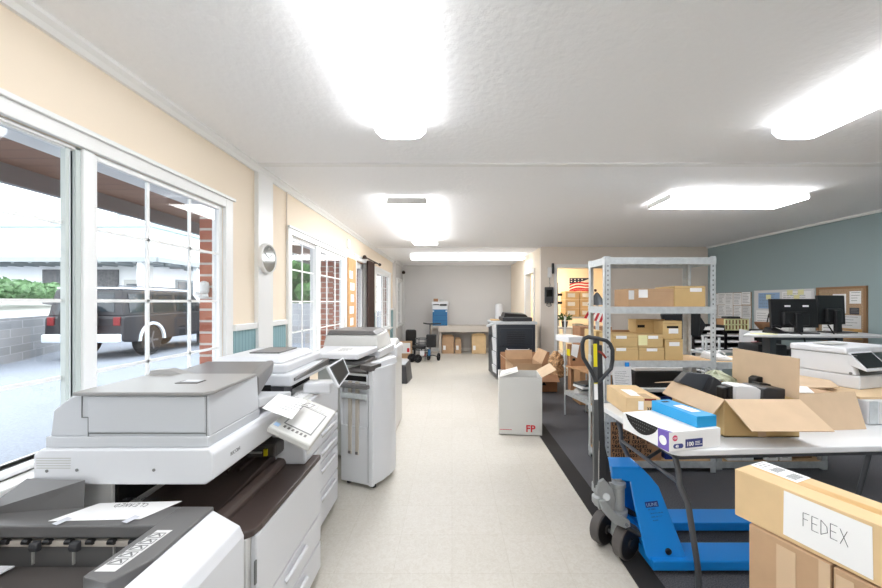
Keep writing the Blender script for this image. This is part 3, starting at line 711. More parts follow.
# document feeder
F1 = MB(); F1.prism([(-1.335,1.165,.922),(-.80,1.165,.922),(-.80,1.48,.922),(-1.335,1.48,.922)], (0,0,.035)); F1.build('feeder_base', 'plastic_cool', B, bevel=.004)
mb = MB(); P = [(u,v) for u,v in ((52,434),(55,410),(75,397),(80,394))]
pts = [W(u,v,1.172) for u,v in P]
mb.prism([(-1.328,1.172,.955),(-1.318,1.172,1.042),(-1.262,1.172,1.085),(-1.235,1.172,1.095),(-.806,1.172,1.095),(-.80,1.172,.955)], (0,.30,0)); fd = mb.build('document_feeder', 'plastic_cool', B, bevel=.006)
MB().box(-1.196,-.812,1.1665,1.173,.970,1.090).build('feeder_panel', 'plastic_cool', fd, bevel=.003)
mb = MB().box(-1.196,-.812,1.1700,1.1715,.9650,.9685).box(-.8105,-.8085,1.1700,1.1715,.925,1.09).box(-1.201,-1.198,1.1700,1.1715,.925,1.02).box(-1.222,-1.2,1.17,1.1715,1.018,1.021).box(-1.222,-1.219,1.17,1.1715,1.018,1.09)
mb.build('seam_line', 'seam', fd)
mb = MB(); mb.prism([(-1.235,1.155,1.094),(-.81,1.155,1.094),(-.79,1.18,1.094),(-.805,1.46,1.094),(-1.235,1.46,1.094)], (0,0,.012)); lid = mb.build('feeder_lid', 'plastic_lid', fd, bevel=.003)
MB().box(-1.0,-.92,1.28,1.33,1.105,1.108).build('latch', 'plastic_dark', lid); MB().box(-.985,-.925,1.292,1.325,1.107,1.110).build('latch_plate', 'plastic_cool', lid)
tr = MB(); tr.hexa([(-1.24,1.50,1.06),(-.84,1.50,1.06),(-.92,1.80,1.075),(-1.24,1.80,1.075),(-1.24,1.50,1.085),(-.84,1.50,1.085),(-.93,1.80,1.10),(-1.24,1.80,1.10)])
tr.build('document_tray', 'plastic_taupe', B, bevel=.008)
MB().hexa([(-.86,1.485,1.0),(-.81,1.485,1.0),(-.90,1.78,1.04),(-.94,1.78,1.04),(-.86,1.485,1.088),(-.81,1.485,1.088),(-.90,1.80,1.105),(-.94,1.80,1.105)]).build('tray_side', 'plastic_taupe', B, bevel=.01)
MB().hexa([(-1.25,1.475,.96),(-.80,1.475,.96),(-.80,1.77,.925),(-1.25,1.77,.925),(-1.25,1.475,1.0),(-.80,1.475,1.0),(-.80,1.77,.955),(-1.25,1.77,.955)]).build('eject_tray', 'plastic_cool', B, bevel=.006)
MB().hexa([(-1.235,1.44,1.09),(-1.05,1.44,1.09),(-1.05,1.50,1.09),(-1.235,1.50,1.09),(-1.235,1.45,1.12),(-1.16,1.45,1.125),(-1.16,1.49,1.125),(-1.235,1.49,1.12)]).build('tray_hinge', 'plastic_lid', B, bevel=.003)
# tilted operating panel
pc = [Vector(p) for p in ((-.690,1.335,.935),(-.520,1.305,.872),(-.560,1.72,.872),(-.725,1.735,.935))]
pan = MB().slab(pc, .026).build('control_panel', 'plastic_greige', B, bevel=.006)
def onp(a, b, h=.0008):
    n = (pc[1]-pc[0]).cross(pc[3]-pc[0]).normalized()
    return pc[0]+(pc[1]-pc[0])*a+(pc[3]-pc[0])*b+n*h
MB().slab([onp(.22,.20),onp(.84,.20),onp(.84,.74),onp(.22,.74)], .001).build('touch_screen', 'screen_light', pan)
MB().slab([onp(.19,.18,.0004),onp(.87,.18,.0004),onp(.87,.76,.0004),onp(.19,.76,.0004)], .001).build('screen_bezel', 'seam', pan)
for k in range(6): MB().slab([onp(.25+.1*k,.10),onp(.30+.1*k,.10),onp(.30+.1*k,.145),onp(.25+.1*k,.145)], .001).build('button', 'plastic_dark', pan)
for k in range(4):
    for j in range(3): MB().slab([onp(.28+.13*k,.80+.055*j),onp(.36+.13*k,.80+.055*j),onp(.36+.13*k,.835+.055*j),onp(.28+.13*k,.835+.055*j)], .001).build('button', 'plastic_white', pan)
MB().slab([onp(.05,.06),onp(.17,.06),onp(.17,.13),onp(.05,.13)], .001).build('power_button', 'label_blue_pale', pan)
q = [Vector(p) for p in (W(258,402,1.40), W(290.5,413,1.36), W(308,396,1.54), W(280,388.5,1.62))]
q = [Vector((-.765,1.43,.973)), Vector((-.605,1.34,.958)), Vector((-.640,1.565,.966)), Vector((-.79,1.62,.982))]
def sm2(mb, M, w, h):
    for i in range(5): mb.ribbon([(w*.25, h*(.25+.11*i)), (w*(.55+.05*(i%3)), h*(.25+.11*i))], .0018, M)
    mb.ribbon([(w*.45,h*.8),(w*.7,h*.8),(w*.7,h*.62),(w*.45,h*.62),(w*.45,h*.8)], .0015, M)
paper_thing('printed_sheet', q, 'white printed sheet lying across the tilted touch panel of the large copier', 'paper', write=sm2)

# --- second copier behind
C2 = thing('office_copier', 'white copier with drawers and dark tablet panel between the large copier and tall finisher', 'copier', (-1.1, 2.15, 0))
MB().box(-1.40,-.80,1.86,2.44,.04,.87).build('cabinet', 'plastic_offwhite', C2, bevel=.012)
for i, (a, b) in enumerate(((.66,.86),(.545,.65),(.44,.537),(.27,.432),(.06,.262))):
    d = MB().box(-.80,-.78,1.87,2.43,a,b).build('paper_drawer' if i else 'front_cover', 'plastic_white', C2, bevel=.008)
    if i:
        z = b-.045
        MB().tube([(-.78,2.12,z),(-.765,2.14,z+.012),(-.762,2.24,z+.016),(-.765,2.34,z+.012),(-.78,2.36,z)], .009, 8).build('drawer_handle', 'plastic_white', d, smooth=True)
        MB().box(-.781,-.778,2.13,2.35,z-.022,z+.008).build('handle_recess', 'plastic_greige', d)
for x, y in ((-.84,1.92),(-.84,2.38),(-1.34,1.92),(-1.34,2.38)): MB().cyl((x,y,0),(x,y,.045),.025,n=12).build('castor', 'plastic_black', C2)
MB().box(-1.36,-.97,1.90,2.42,.87,.955).build('exit_bay', 'black_void', C2)
MB().box(-.97,-.90,1.90,2.0,.87,.945).build('exit_unit', 'plastic_charcoal', C2)
MB().box(-1.37,-.86,1.90,2.46,.945,1.01).build('scanner_base', 'plastic_white', C2, bevel=.012)
MB().box(-1.36,-.90,1.93,2.44,1.01,1.06).build('platen_lid', 'plastic_white', C2, bevel=.012)
MB().hexa([(-1.33,1.95,1.06),(-.93,1.95,1.06),(-.93,2.40,1.06),(-1.33,2.40,1.06),(-1.30,1.98,1.095),(-.96,1.98,1.095),(-.96,2.38,1.095),(-1.30,2.38,1.095)]).build('document_feeder', 'plastic_white', C2, bevel=.012)
MB().hexa([(-.90,1.93,.97),(-.855,1.93,.97),(-.855,2.46,.97),(-.90,2.46,.97),(-.90,1.93,.995),(-.85,1.93,.985),(-.85,2.46,1.01),(-.90,2.46,1.015)]).build('eject_edge', 'plastic_taupe', C2)
MB().box(-1.2,-1.02,2.1,2.34,1.095,1.103).build('feeder_plate', 'plastic_taupe', C2, bevel=.003)
pc2 = [W(339,388,1.98), W(350,373,2.12), W(343.5,357,2.15), W(327.5,366.5,2.0)]
tb = MB().slab([pc2[0],pc2[1],pc2[2],pc2[3]], .018).build('control_tablet', 'plastic_white', C2, bevel=.004)
ctr = sum(pc2, Vector())/4; n = (pc2[1]-pc2[0]).cross(pc2[3]-pc2[0]).normalized()
MB().slab([ctr+(p-ctr)*.84+n*.0012 for p in pc2], .002).build('tablet_bezel', 'plastic_charcoal', tb)
MB().slab([ctr+(p-ctr)*.72+n*.002 for p in pc2], .002).build('tablet_screen', 'screen_dark', tb)
MB().box(-.86,-.70,2.04,2.12,.87,.93).build('tablet_arm', 'plastic_white', C2, bevel=.012)
q = [Vector(p) for p in ((-.96,1.89,.8735),(-.82,1.88,.8735),(-.82,2.12,.8735),(-.96,2.13,.8735))]
paper_thing('printed_sheet', q, 'white printed sheet on top of the copier below its dark tablet panel', 'paper', write=lambda mb, M, w, h: scribble(mb, M @ Matrix.Translation((w*.2,h*.2,0)), w*.6, h*.6, 8, .002, 5))

# --- tall finisher, turned a little towards the aisle
RZ = R(-20.5)
D = thing('tall_finisher', 'tall white paper finisher with slotted front standing at the aisle edge', 'copier', (-.59, 2.616, 0), RZ, local=True)
k = dict(local=True)
MB().box(-.285,0,.03,.345,.035,.86).build('body', 'plastic_offwhite', D, bevel=.006, **k)
mb = MB(); mb.prism([(0,.0,.035),(.006,.0,.035),(.006,.0,.86),(0,.0,.93),(-.03,.0,.93),(-.03,.0,.035)], (0,.03,0)); mb.build('corner_strip', 'plastic_white', D, bevel=.004, **k)
MB().box(-.285,-.035,.012,.03,.035,.46).build('lower_panel', 'plastic_white', D, bevel=.004, **k)
MB().box(-.285,-.27,.0,.03,.46,.86).box(-.05,-.035,.0,.03,.46,.86).box(-.27,-.05,.022,.03,.46,.80).build('slot_frame', 'plastic_white', D, bevel=.003, **k)
MB().box(-.27,-.05,.026,.032,.74,.84).build('slot_recess', 'black_void', D, **k)
for x in (-.215,-.15):
    MB().box(x,x+.028,.004,.02,.25,.80).build('guide_rod', 'bench_grey', D, bevel=.002, **k)
    MB().box(x+.004,x+.024,-.004,.02,.255,.275).build('rod_foot', 'plastic_taupe', D, bevel=.002, **k)
MB().box(-.262,-.04,-.02,.01,.675,.715).build('cross_bar', 'galvanised', D, bevel=.006, **k)
MB().box(-.28,-.02,-.03,.03,.755,.785).build('output_lip', 'plastic_taupe', D, bevel=.008, **k)
mb = MB(); mb.prism([(.006,.02,.04),(.03,.10,.04),(.036,.20,.04),(.03,.29,.04),(.006,.345,.04),(-.05,.345,.04),(-.05,.02,.04)], (0,0,.87)); mb.build('bulging_side', 'plastic_white', D, bevel=.01, smooth=True, **k)
MB().hexa([(-.09,-.02,.90),(-.0,-.02,.885),(.02,.10,.89),(-.09,.10,.90),(-.09,-.02,.935),(-.0,-.02,.93),(.02,.10,.935),(-.09,.10,.935)]).build('top_grip', 'plastic_dark', D, bevel=.006, **k)
MB().hexa([(-.06,.06,.90),(.02,.08,.90),(.035,.33,.90),(-.06,.33,.90),(-.06,.06,.94),(.01,.08,.95),(.02,.33,.96),(-.06,.33,.96)]).build('top_fairing', 'plastic_white', D, bevel=.012, **k)
MB().box(-.285,-.06,.02,.34,.86,.875).build('upper_tray', 'plastic_dark', D, bevel=.004, **k)
for x in (-.25,-.03):
    for y in (.07,.3): MB().cyl((x,y,0),(x,y,.04),.02,n=12).build('castor', 'plastic_black', D, **k)
mb = MB(); mb.box(-.034,-.0325,-.0012,.0,.06,.86); mb.build('seam_line', 'seam', D, **k)
E = thing('office_printer', 'white copier with taupe lid and a feeder tray, behind the tall finisher', 'copier', (-.60, 2.75, 0), R(-4), local=True)
MB().box(-.62,-.07,.36,.85,.04,.88).build('cabinet', 'plastic_offwhite', E, bevel=.012, **k)
MB().box(-.64,-.06,.37,.92,.90,.97).build('scanner_base', 'plastic_white', E, bevel=.012, **k)
MB().hexa([(-.60,.40,.97),(-.08,.40,.97),(-.08,.90,.97),(-.60,.90,.97),(-.57,.42,1.105),(-.10,.42,1.105),(-.12,.88,1.115),(-.55,.88,1.115)]).build('document_feeder', 'plastic_offwhite', E, bevel=.014, **k)
MB().hexa([(-.565,.41,1.105),(-.10,.41,1.105),(-.12,.80,1.115),(-.54,.80,1.115),(-.54,.43,1.145),(-.14,.43,1.14),(-.16,.78,1.15),(-.52,.78,1.15)]).build('feeder_lid', 'plastic_taupe', E, bevel=.008, **k)
MB().hexa([(-.52,.03,.95),(-.14,.03,.945),(-.08,.38,.965),(-.56,.38,.965),(-.52,.04,.985),(-.15,.04,.985),(-.08,.38,1.01),(-.56,.38,1.01)]).build('feeder_tray', 'plastic_white', E, bevel=.008, **k)
MB().box(-.56,-.10,.08,.37,.895,.925).build('exit_tray', 'plastic_taupe', E, bevel=.004, **k)
Mw = Matrix.Translation(E.location) @ Matrix.Rotation(R(-4),4,'Z')
q = [Mw @ Vector(p) for p in ((-.42,.09,.991),(-.17,.09,.991),(-.20,.31,1.008),(-.38,.31,1.008))]
paper_thing('printed_sheet', q, 'white sheet with a grey printed block on the feeder tray behind the tall finisher', 'paper', write=lambda mb, M, w, h: scribble(mb, M @ Matrix.Translation((w*.25,h*.2,0)), w*.5, h*.6, 7, .003, 9))
# things past the finisher along the window
t = thing('desktop_printer', 'small white printer with a paper stack beyond the tall finisher', 'printer', (-.62, 3.95, 0))
MB().box(-.98,-.60,3.75,4.25,.02,.80).build('stand', 'plastic_offwhite', t, bevel=.01)
MB().box(-.96,-.58,3.78,4.2,.80,.93).build('body', 'plastic_white', t, bevel=.02)
MB().hexa([(-.92,3.8,.93),(-.60,3.8,.93),(-.60,4.1,.93),(-.92,4.1,.93),(-.90,3.86,.965),(-.62,3.86,.965),(-.62,4.08,.99),(-.90,4.08,.99)]).build('lid', 'plastic_greige', t, bevel=.01)
t = thing('floor_machine', 'dark grey machine with light grey top on the floor past the tall finisher', 'machine', (-.82, 6.3, 0))
MB().hexa([(-1.05,6.06,0.0),(-.76,6.06,.0),(-.72,6.5,.0),(-1.05,6.5,.0),(-1.03,6.1,.31),(-.80,6.1,.31),(-.76,6.5,.34),(-1.03,6.5,.34)]).build('body', 'plastic_charcoal', t, bevel=.02)
MB().hexa([(-1.02,6.12,.31),(-.81,6.12,.31),(-.78,6.45,.335),(-1.02,6.45,.335),(-1.02,6.12,.335),(-.81,6.12,.335),(-.78,6.45,.365),(-1.02,6.45,.365)]).build('top_plate', 'plastic_cool', t, bevel=.01)
# ============================================================ RIGHT FOREGROUND
# --- folding table
TZ = R(3.0)
T = thing('folding_table', 'long white plastic folding table holding the open carton, with grey tube legs', 'table', (.985, 1.58, 0), TZ, local=True)
Tm = Matrix.Translation((.985,1.58,0)) @ Matrix.Rotation(TZ,4,'Z')
mb = MB(); r = .05; pts = []
for cx, cy, a0 in ((1.78,.05,-90),(1.78,.69,0),(.05,.69,90),(.05,.05,180)):
    for a in range(0, 91, 15): pts.append((cx+r*math.cos(R(a0+a)), cy+r*math.sin(R(a0+a)), .71))
mb.prism(pts, (0,0,.03)); mb.build('tabletop', 'table_white', T, bevel=.006, **k)
mb = MB().box(.05,1.78,.03,.05,.685,.71).box(.05,1.78,.69,.71,.685,.71); mb.build('apron', 'leg_grey', T, **k)
def tleg(x, s):
    mb = MB(); mb.tube([(x,.06,.69),(x,.60,.69)], .014, 10); mb.build('leg_hinge', 'leg_grey', T, smooth=True, **k)
    for y in (.10, .62):
        MB().tube([(x+.02,y,.70),(x+.025*s+.02,y,.60),(x+.03*s+.02,y,.53),(x+.055*s+.03,y-.01,.45),(x+.12*s+.02,y,.14),(x+.125*s+.02,y,.012)], .0135, 12).build('leg', 'leg_grey', T, smooth=True, **k)
        MB().cyl((x+.125*s+.02,y,0),(x+.125*s+.02,y,.03),.017,n=12).build('foot_cap', 'plastic_black', T, **k)
    MB().tube([(x+.03*s+.02,.10,.54),(x+.03*s+.02,.62,.54)], .010, 8).build('cross_rod', 'leg_grey', T, smooth=True, **k)
    MB().tube([(x+.03*s+.02,.36,.54),(x+.30*s,.36,.69)], .009, 8).build('lock_brace', 'mast_dark', T, smooth=True, **k)
tleg(.05, 1); tleg(1.76, -1)
MB().box(1.60,1.66,.30,.42,.55,.6).build('hinge_bracket', 'mast_dark', T, **k)

# --- open carton on the table
def carton(name, label, c, w, d, h, rz, z, m, inner, flaps, group=None, t=.005):
    """flaps: dict side -> (length, angle outward from vertical in degrees, skew)"""
    o = thing(name, label, 'box', (c[0], c[1], z), rz, group, local=True)
    mb = MB().box(-w/2,w/2,-d/2,-d/2+t,0,h).box(-w/2,w/2,d/2-t,d/2,0,h).box(-w/2,-w/2+t,-d/2+t,d/2-t,0,h).box(w/2-t,w/2,-d/2+t,d/2-t,0,h).box(-w/2,w/2,-d/2,d/2,0,t)
    mb.build('body', m, o, **k)
    for s, (l, a, sk) in flaps.items():
        a = R(a)
        if s in 'fb':
            q = -1 if s == 'f' else 1; y = q*d/2
            e0 = Vector((-w/2,y,h)); e1 = Vector((w/2,y,h)); out = Vector((0,q*math.sin(a),math.cos(a)))*l
        else:
            q = -1 if s == 'l' else 1; x = q*w/2
            e0 = Vector((x,-d/2,h)); e1 = Vector((x,d/2,h)); out = Vector((q*math.sin(a),0,math.cos(a)))*l
        e = (e1-e0).normalized()
        MB().slab([e0, e1, e1+out+e*sk[1], e0+out+e*sk[0]], .004).build('flap', inner, o, **k)
    return o
OC = carton('open_carton', 'large open cardboard carton full of equipment on the white folding table', (1.51, 1.935), .365, .41, .182, R(0), .742, 'cardboard_box', 'cardboard_pale',
   {'f': (.187, 122, (0,0)), 'l': (.095, 140, (0,0)), 'r': (.20, 1, (0,0)), 'b': (.19, 105, (0,0))})
MB().box(-.02,.02,-.2065,-.205,.0,.03).build('tape', 'clear_tape', OC, **k)
def vp(pts, Y, vec, z=None): return MB().prism([W(u,v,Y) for u, v in pts], vec)
t = thing('scanner', 'dark grey wedge-shaped scanner sticking out of the open carton at left', 'scanner', (1.33, 1.98, .80))
vp([(678,382),(688,372),(709,374.2),(713,376),(707,394),(698,392),(688,386)], 2.02, (.03,.10,-.015)).build('body', 'dark_slate', t, bevel=.005)
vp([(714.2,376.5),(722.5,382.5),(721,398),(718,405),(703,405),(707.5,391)], 1.97, (.02,.13,-.03)).build('end_cover', 'plastic_charcoal', t, bevel=.005)
t = thing('power_adapter', 'small black adapter between the grey scanner and the white roll in the carton', 'adapter', (1.45, 1.88, .85))
vp([(723,405),(723,388),(728,387),(728,405)], 1.84, (0,.05,0)).build('plug', 'plastic_black', t, bevel=.004)
vp([(729,405),(729,386.5),(735,386),(735.5,405)], 1.83, (0,.06,0)).build('body', 'plastic_black', t, bevel=.004)
t = thing('plastic_bag', 'crumpled translucent plastic bag behind the items in the open carton', 'bag', (1.52, 2.05, .9))
mb = MB(); rb = random.Random(4); top = [(706,374),(713,369),(720,371),(728,375),(736,378.5),(744,381.5),(752,385)]
rows_ = []
for i in range(6):
    row = []
    for j, (u, v) in enumerate(top):
        f = i/5; p = W(u+(2 if i else 0)*math.sin(j*2.1+i), v+f*9, 2.115-.008*i); p += Vector((rb.uniform(-.006,.006), rb.uniform(-.014,.014), rb.uniform(-.004,.004))); row.append(mb.bm.verts.new(p))
    rows_.append(row)
for i in range(5):
    for j in range(6): mb.bm.faces.new([rows_[i][j],rows_[i][j+1],rows_[i+1][j+1],rows_[i+1][j]])
back = [mb.bm.verts.new(v_.co+Vector((.0,.05,-.02))) for v_ in rows_[0]]
for j in range(6): mb.bm.faces.new([rows_[0][j],rows_[0][j+1],back[j+1],back[j]])
o = mb.build('film', 'plastic_bag', t); o.modifiers.new('s','SOLIDIFY').thickness = .002
t = thing('label_roll', 'white rounded machine part in the middle of the open carton', 'machine part', (1.54, 1.87, .85))
vp([(736,405),(736,386.5),(742,386),(757,387.5),(763,391.5),(767,398),(769,405)], 1.81, (0,.10,0)).build('shell', 'plastic_white', t, bevel=.004)
t = thing('card_terminal', 'black payment terminal with raised back at the right end of the open carton', 'terminal', (1.64, 1.9, .85))
vp([(762,405),(763,389),(768,387.5),(795,390),(796.5,396),(796,405)], 1.80, (-.03,.12,0)).build('base', 'plastic_charcoal', t, bevel=.006)
vp([(755.5,392),(755.5,379),(759,376.8),(771,377.8),(772,382),(766,385),(763,392)], 1.93, (0,.05,0)).build('head', 'plastic_black', t, bevel=.005)
vp([(758,392),(760,383),(775,385),(776,390),(774,394)], 1.88, (0,.05,0)).build('keypad', 'plastic_black', t, bevel=.004)
MB().cyl(W(775,379,1.95),W(777,379,2.0),.012).build('knob', 'plastic_black', t, smooth=True)
MB().box(1.56,1.66,1.84,2.0,.76,.88).build('support', 'plastic_charcoal', t)
SC2 = thing('low_carton', 'low tan carton with slanting front panel right of the large open carton', 'box', (1.95, 1.95, .742))
MB().slab([W(800,431.5,1.805),W(866.6,429,1.84),W(855,391.5,1.93),W(799,394,1.90)], .005).build('front_panel', 'cardboard_pale', SC2)
MB().hexa([(1.76,1.93,.745),(2.10,1.93,.745),(2.10,2.06,.745),(1.76,2.06,.745),(1.76,1.93,.90),(2.10,1.93,.90),(2.10,2.06,.90),(1.76,2.06,.90)]).build('body', 'cardboard', SC2)
MB().slab([W(796,388,2.05),W(840,387,2.05),W(830,380,2.2),W(796,374.5,2.3)], .004).build('rear_flap', 'cardboard_pale', SC2)
tag(MB().slab([(1.80,1.95,.905),(1.98,1.94,.905),(2.05,2.05,.912),(1.86,2.07,.925)], .004).build('white_paper', 'paper'), 'white folded paper lying on the low tan carton under the printer board', 'paper')
# --- flat brown box, white comb box, blue box
PB = thing('shipping_box', 'small tan box with torn tape and labels at the left end of the folding table', 'box', (1.115, 2.17, .742), R(-4), local=True)
MB().box(-.095,.095,-.12,.20,0,.105).build('body', 'cardboard_gold', PB, bevel=.003, **k)
MB().slab([(-.055,-.08,.1062),(.01,-.08,.1062),(.01,.07,.1062),(-.055,.07,.1062)], .0008).build('address_label', 'paper', PB, **k)
MB().slab([(.0,-.121,.107),(.05,-.121,.107),(.05,-.03,.107),(.0,-.03,.107)], .001).build('tape', 'clear_tape', PB, **k)
MB().box(-.03,-.0,-.1212,-.12,.035,.085).build('small_label', 'paper', PB, **k)
MB().box(.005,.07,-.1215,-.12,.088,.1).build('red_tape', 'red_brown', PB, **k)
mb = MB(); handwrite(mb, 'XK', frame_m((.02,-.1212,.03),(1,0,0),(0,0,1)), .02, .003); mb.build('box_mark', 'ink_black', PB, **k)
CB = thing('binding_comb_box', 'white and violet office supply box printed with black combs on the table corner', 'box', (.952, 1.557, .742), R(12.5), local=True)
MB().box(.0,.278,.0,.295,0,.085).build('body', 'paper', CB, bevel=.002, **k)
MB().box(-.0008,.0,.0005,.062,.0,.0855).slab([(0,0,.0857),(.02,0,.0857),(.012,.03,.0857),(0,.06,.0857)], .0006).build('violet_corner', 'violet', CB, **k)
mb = MB(); c_ = [(y, .085-.066*max(0,math.sin((y-.06)/.215*math.pi))**.7) for y in [.06+.215*i/12 for i in range(13)]]
mb.prism([(-.0012,y,z) for y, z in c_]+[(-.0012,.274,.0856),(-.0012,.062,.0856)], (.0010,0,0)); pic = mb.build('comb_picture', 'ink_black', CB, **k)
mb = MB()
for j in range(14):
    y = .075+.013*j; mb.box(-.0016,-.0010,y,y+.004,.072,.076); 
    if 2 < j < 12: mb.box(-.0016,-.0010,y,y+.004,.055,.059)
    if 4 < j < 10: mb.box(-.0016,-.0010,y,y+.004,.038,.042)
mb.build('comb_teeth', 'seam', pic, **k)
mb = MB()
for j in range(14): mb.slab([(.01+.0*j,.06+.013*j,.0856),(.05,.062+.013*j,.0856),(.05,.066+.013*j,.0856),(.01,.064+.013*j,.0856)], .0003)
mb.build('top_print', 'paper_grey', CB, **k)
mb = MB().lathe([(.021,0),(.021,.0010)], (-.0008,.033,.040), (-1,0,0), 20); mb.build('round_badge', 'paper', CB, **k)
mb = MB().lathe([(.013,0),(.013,.0012)], (.031,-.0002,.058), (0,-1,0), 20); mb.build('red_badge', 'pink_mark', CB, **k)
mb = MB().text('GBC', .012, frame_m((.020,-.0016,.054),(1,0,0),(0,0,1))); mb.build('badge_text', 'paper', CB, **k)
mb = MB().box(.032,.064,-.0010,-.0002,.012,.032).lathe([(.010,0),(.010,.0009)], (.032,-.0002,.022), (0,-1,0), 16).lathe([(.010,0),(.010,.0009)], (.064,-.0002,.022), (0,-1,0), 16).box(.086,.178,-.001,-.0002,.010,.048); mb.build('navy_panel', 'navy', CB, **k)
mb = MB().text('40', .017, frame_m((.032,-.0014,.016),(1,0,0),(0,0,1)), bold=.0004).text('100', .026, frame_m((.090,-.0014,.018),(1,0,0),(0,0,1)), bold=.0006); scribble(mb, frame_m((.138,-.0011,.018),(1,0,0),(0,0,1)), .036, .020, 3, .0025, 3); mb.build('panel_text', 'paper', CB, **k)
BB = thing('blue_box', 'slim bright blue box lying slantwise on top of the white comb box', 'box', (1.112, 1.611, .828), R(12), local=True)
MB().box(.0,.108,.0,.272,0,.052).build('body', 'blue_box', BB, bevel=.002, **k)
MB().slab([(.035,.06,.0526),(.085,.06,.0526),(.085,.17,.0526),(.035,.17,.0526)], .0005).build('picture_label', 'paper', BB, **k)
MB().slab([(.03,.225,.0526),(.07,.225,.0526),(.07,.245,.0526),(.03,.245,.0526)], .0005).build('black_mark', 'ink_black', BB, **k)

# --- pallet jack
J = thing('pallet_jack', 'blue manual pallet jack with upright black loop handle at the carpet edge', 'pallet jack', (1.3, 2.03, 0))
for y0, y1 in ((1.80,1.945),(2.115,2.26)):
    mb = MB(); mb.prism([(1.02,y0,.035),(2.02,y0,.035),(2.15,y0,.055),(2.15,y0,.075),(2.0,y0,.085),(1.02,y0,.085)], (0,y1-y0,0)); f = mb.build('fork', 'jack_blue', J, bevel=.006)
    ym = (y0+y1)/2; MB().cyl((1.95,ym-.035,.038),(1.95,ym+.035,.038),.038).build('load_roller', 'wheel_black', f, smooth=True)
def jy(v): return (1.805+1.4*.334)/(1+.334*(v-302)/355)
def side(mirror):
    P = [(612,467),(641,467),(650,476),(659,487),(690,566),(688,577),(658,576),(646,556),(634,500),(631,482),(612,479)]
    a_ = []
    for u, v in P:
        p = W(u, v, jy(v)); p.z = max(.03, p.z)
        if mirror: p.y = 4.05-p.y
        a_.append(p)
    return MB().prism(a_, (0, -.02 if mirror else .02, 0)).build('frame_side', 'jack_blue', J, bevel=.004)
s1 = side(False); side(True)
a0 = W(612,467,1.96); a1 = W(641,467,1.96); a2 = W(650,476,jy(476)); a3 = W(659,487,jy(487))
MB().hexa([(a0.x,1.965,a0.z-.035),(a1.x,1.965,a1.z-.035),(a1.x,2.085,a1.z-.035),(a0.x,2.085,a0.z-.035),(a0.x,1.962,a0.z),(a1.x,1.962,a1.z),(a1.x,2.088,a1.z),(a0.x,2.088,a0.z)]).build('head_cap', 'jack_blue', J, bevel=.004)
MB().prism([(a1.x-.01,1.99,a1.z-.01),(a1.x,1.99,a1.z),(a2.x,1.99,a2.z),(a3.x+.10,1.96,.06),(a3.x+.085,1.96,.06),(a2.x-.02,1.99,a2.z-.02)], (0,.09,0)).build('back_plate', 'jack_blue', J)
MB().prism([(1.03,1.84,.10),(1.08,1.84,.10),(1.16,1.84,.03),(1.05,1.84,.03)], (0,.38,0)).build('heel_plate', 'jack_blue', J)
MB().tube([(.93,1.90,.20),(1.02,1.88,.16),(1.15,1.87,.07)], .016, 8).build('push_rod', 'mast_dark', J, smooth=True)
MB().tube([(.93,2.16,.20),(1.02,2.18,.16),(1.15,2.19,.07)], .016, 8).build('push_rod', 'mast_dark', J, smooth=True)
fo = [W(645.5,507,jy(507)), W(659,505.5,jy(505.5)), W(651,524,jy(524))]
Mf = frame_m(fo[0]+Vector((0,-.0015,.005)), fo[1]-fo[0], fo[0]-fo[2])
MB().slab([Mf @ Vector(p) for p in ((0,-.008,0),(.07,-.008,0),(.07,.020,0),(0,.020,0))], .0008).build('maker_label', 'jack_navy', s1)
MB().text('ULINE', .022, Mf @ Matrix.Translation((.004,-.002,.0012))).build('maker_text', 'label_blue_pale', s1)
mb = MB()
for j, (t_, w_) in enumerate((('H-1043',.013),('CAPACITY 5,500 LBS',.008),('SERIAL NO. 2117',.008),('MODEL',.009))): mb.text(t_, w_, Mf @ Matrix.Translation((.008+.004*j,-.022-.017*j,.0003)))
mb.build('small_print', 'jack_navy', s1)
cb = W(668,551,jy(551)-.004); MB().lathe([(.016,0),(.016,.008),(.010,.012)], cb, (0,-1,0), 16).build('bolt', 'plastic_black', s1, smooth=True)
# pump, steering bracket, wheels
pc_ = Vector((.945,1.97,0))
pc_ = Vector((.912,1.955,0))
MB().lathe([(.036,.265),(.036,.385),(.042,.39),(.042,.41),(.02,.418),(.02,.43)], pc_, (0,0,1), 28).build('pump_cylinder', 'jack_grey', J, smooth=True)
MB().lathe([(.044,.225),(.05,.24),(.05,.262),(.04,.268)], pc_, (0,0,1), 24).build('pump_base', 'jack_grey', J, smooth=True)
MB().lathe([(.02,.0),(.034,.02),(.034,.05),(.022,.06),(.022,.075),(.034,.08),(.034,.12),(.02,.13)], (.80,1.94,.29), (0,0,1), 20).build('valve_block', 'jack_grey', J, smooth=True)
mb = MB(); P = [(599,482),(604,479),(612,488),(616,500),(614,512),(608,512),(602,500),(597,492)]
mb.prism([W(u,v,1.90) for u, v in P], (0,.018,0)); mb.build('lever_plate', 'jack_grey', J, bevel=.004)
MB().cyl(W(606.5,497,1.89),W(606.5,497,1.94),.018,n=20).build('pivot_boss', 'jack_grey', J, smooth=True)
mb = MB(); P = [(600,502),(606,500),(616,514),(630,521),(631,527),(626,529),(614,524),(603,512)]
mb.prism([W(u,v,1.885) for u, v in P], (0,.02,0)); mb.build('steering_bracket', 'jack_grey', J, bevel=.004)
MB().cyl(W(627,525,1.875),W(627,525,1.91),.009,n=14).build('bracket_bolt', 'steel_dark', J, smooth=True)
MB().box(.80,.92,1.93,1.95,.27,.30).build('valve_arm', 'jack_grey', J)
MB().cyl((.912,1.955,.23),(.918,1.995,.10),.026,n=14).build('fork_yoke', 'jack_grey', J, smooth=True)
w0, w1_ = Vector((.953,1.945,.0945)), Vector((.88,2.065,.0945)); ax = (w0-w1_).normalized()
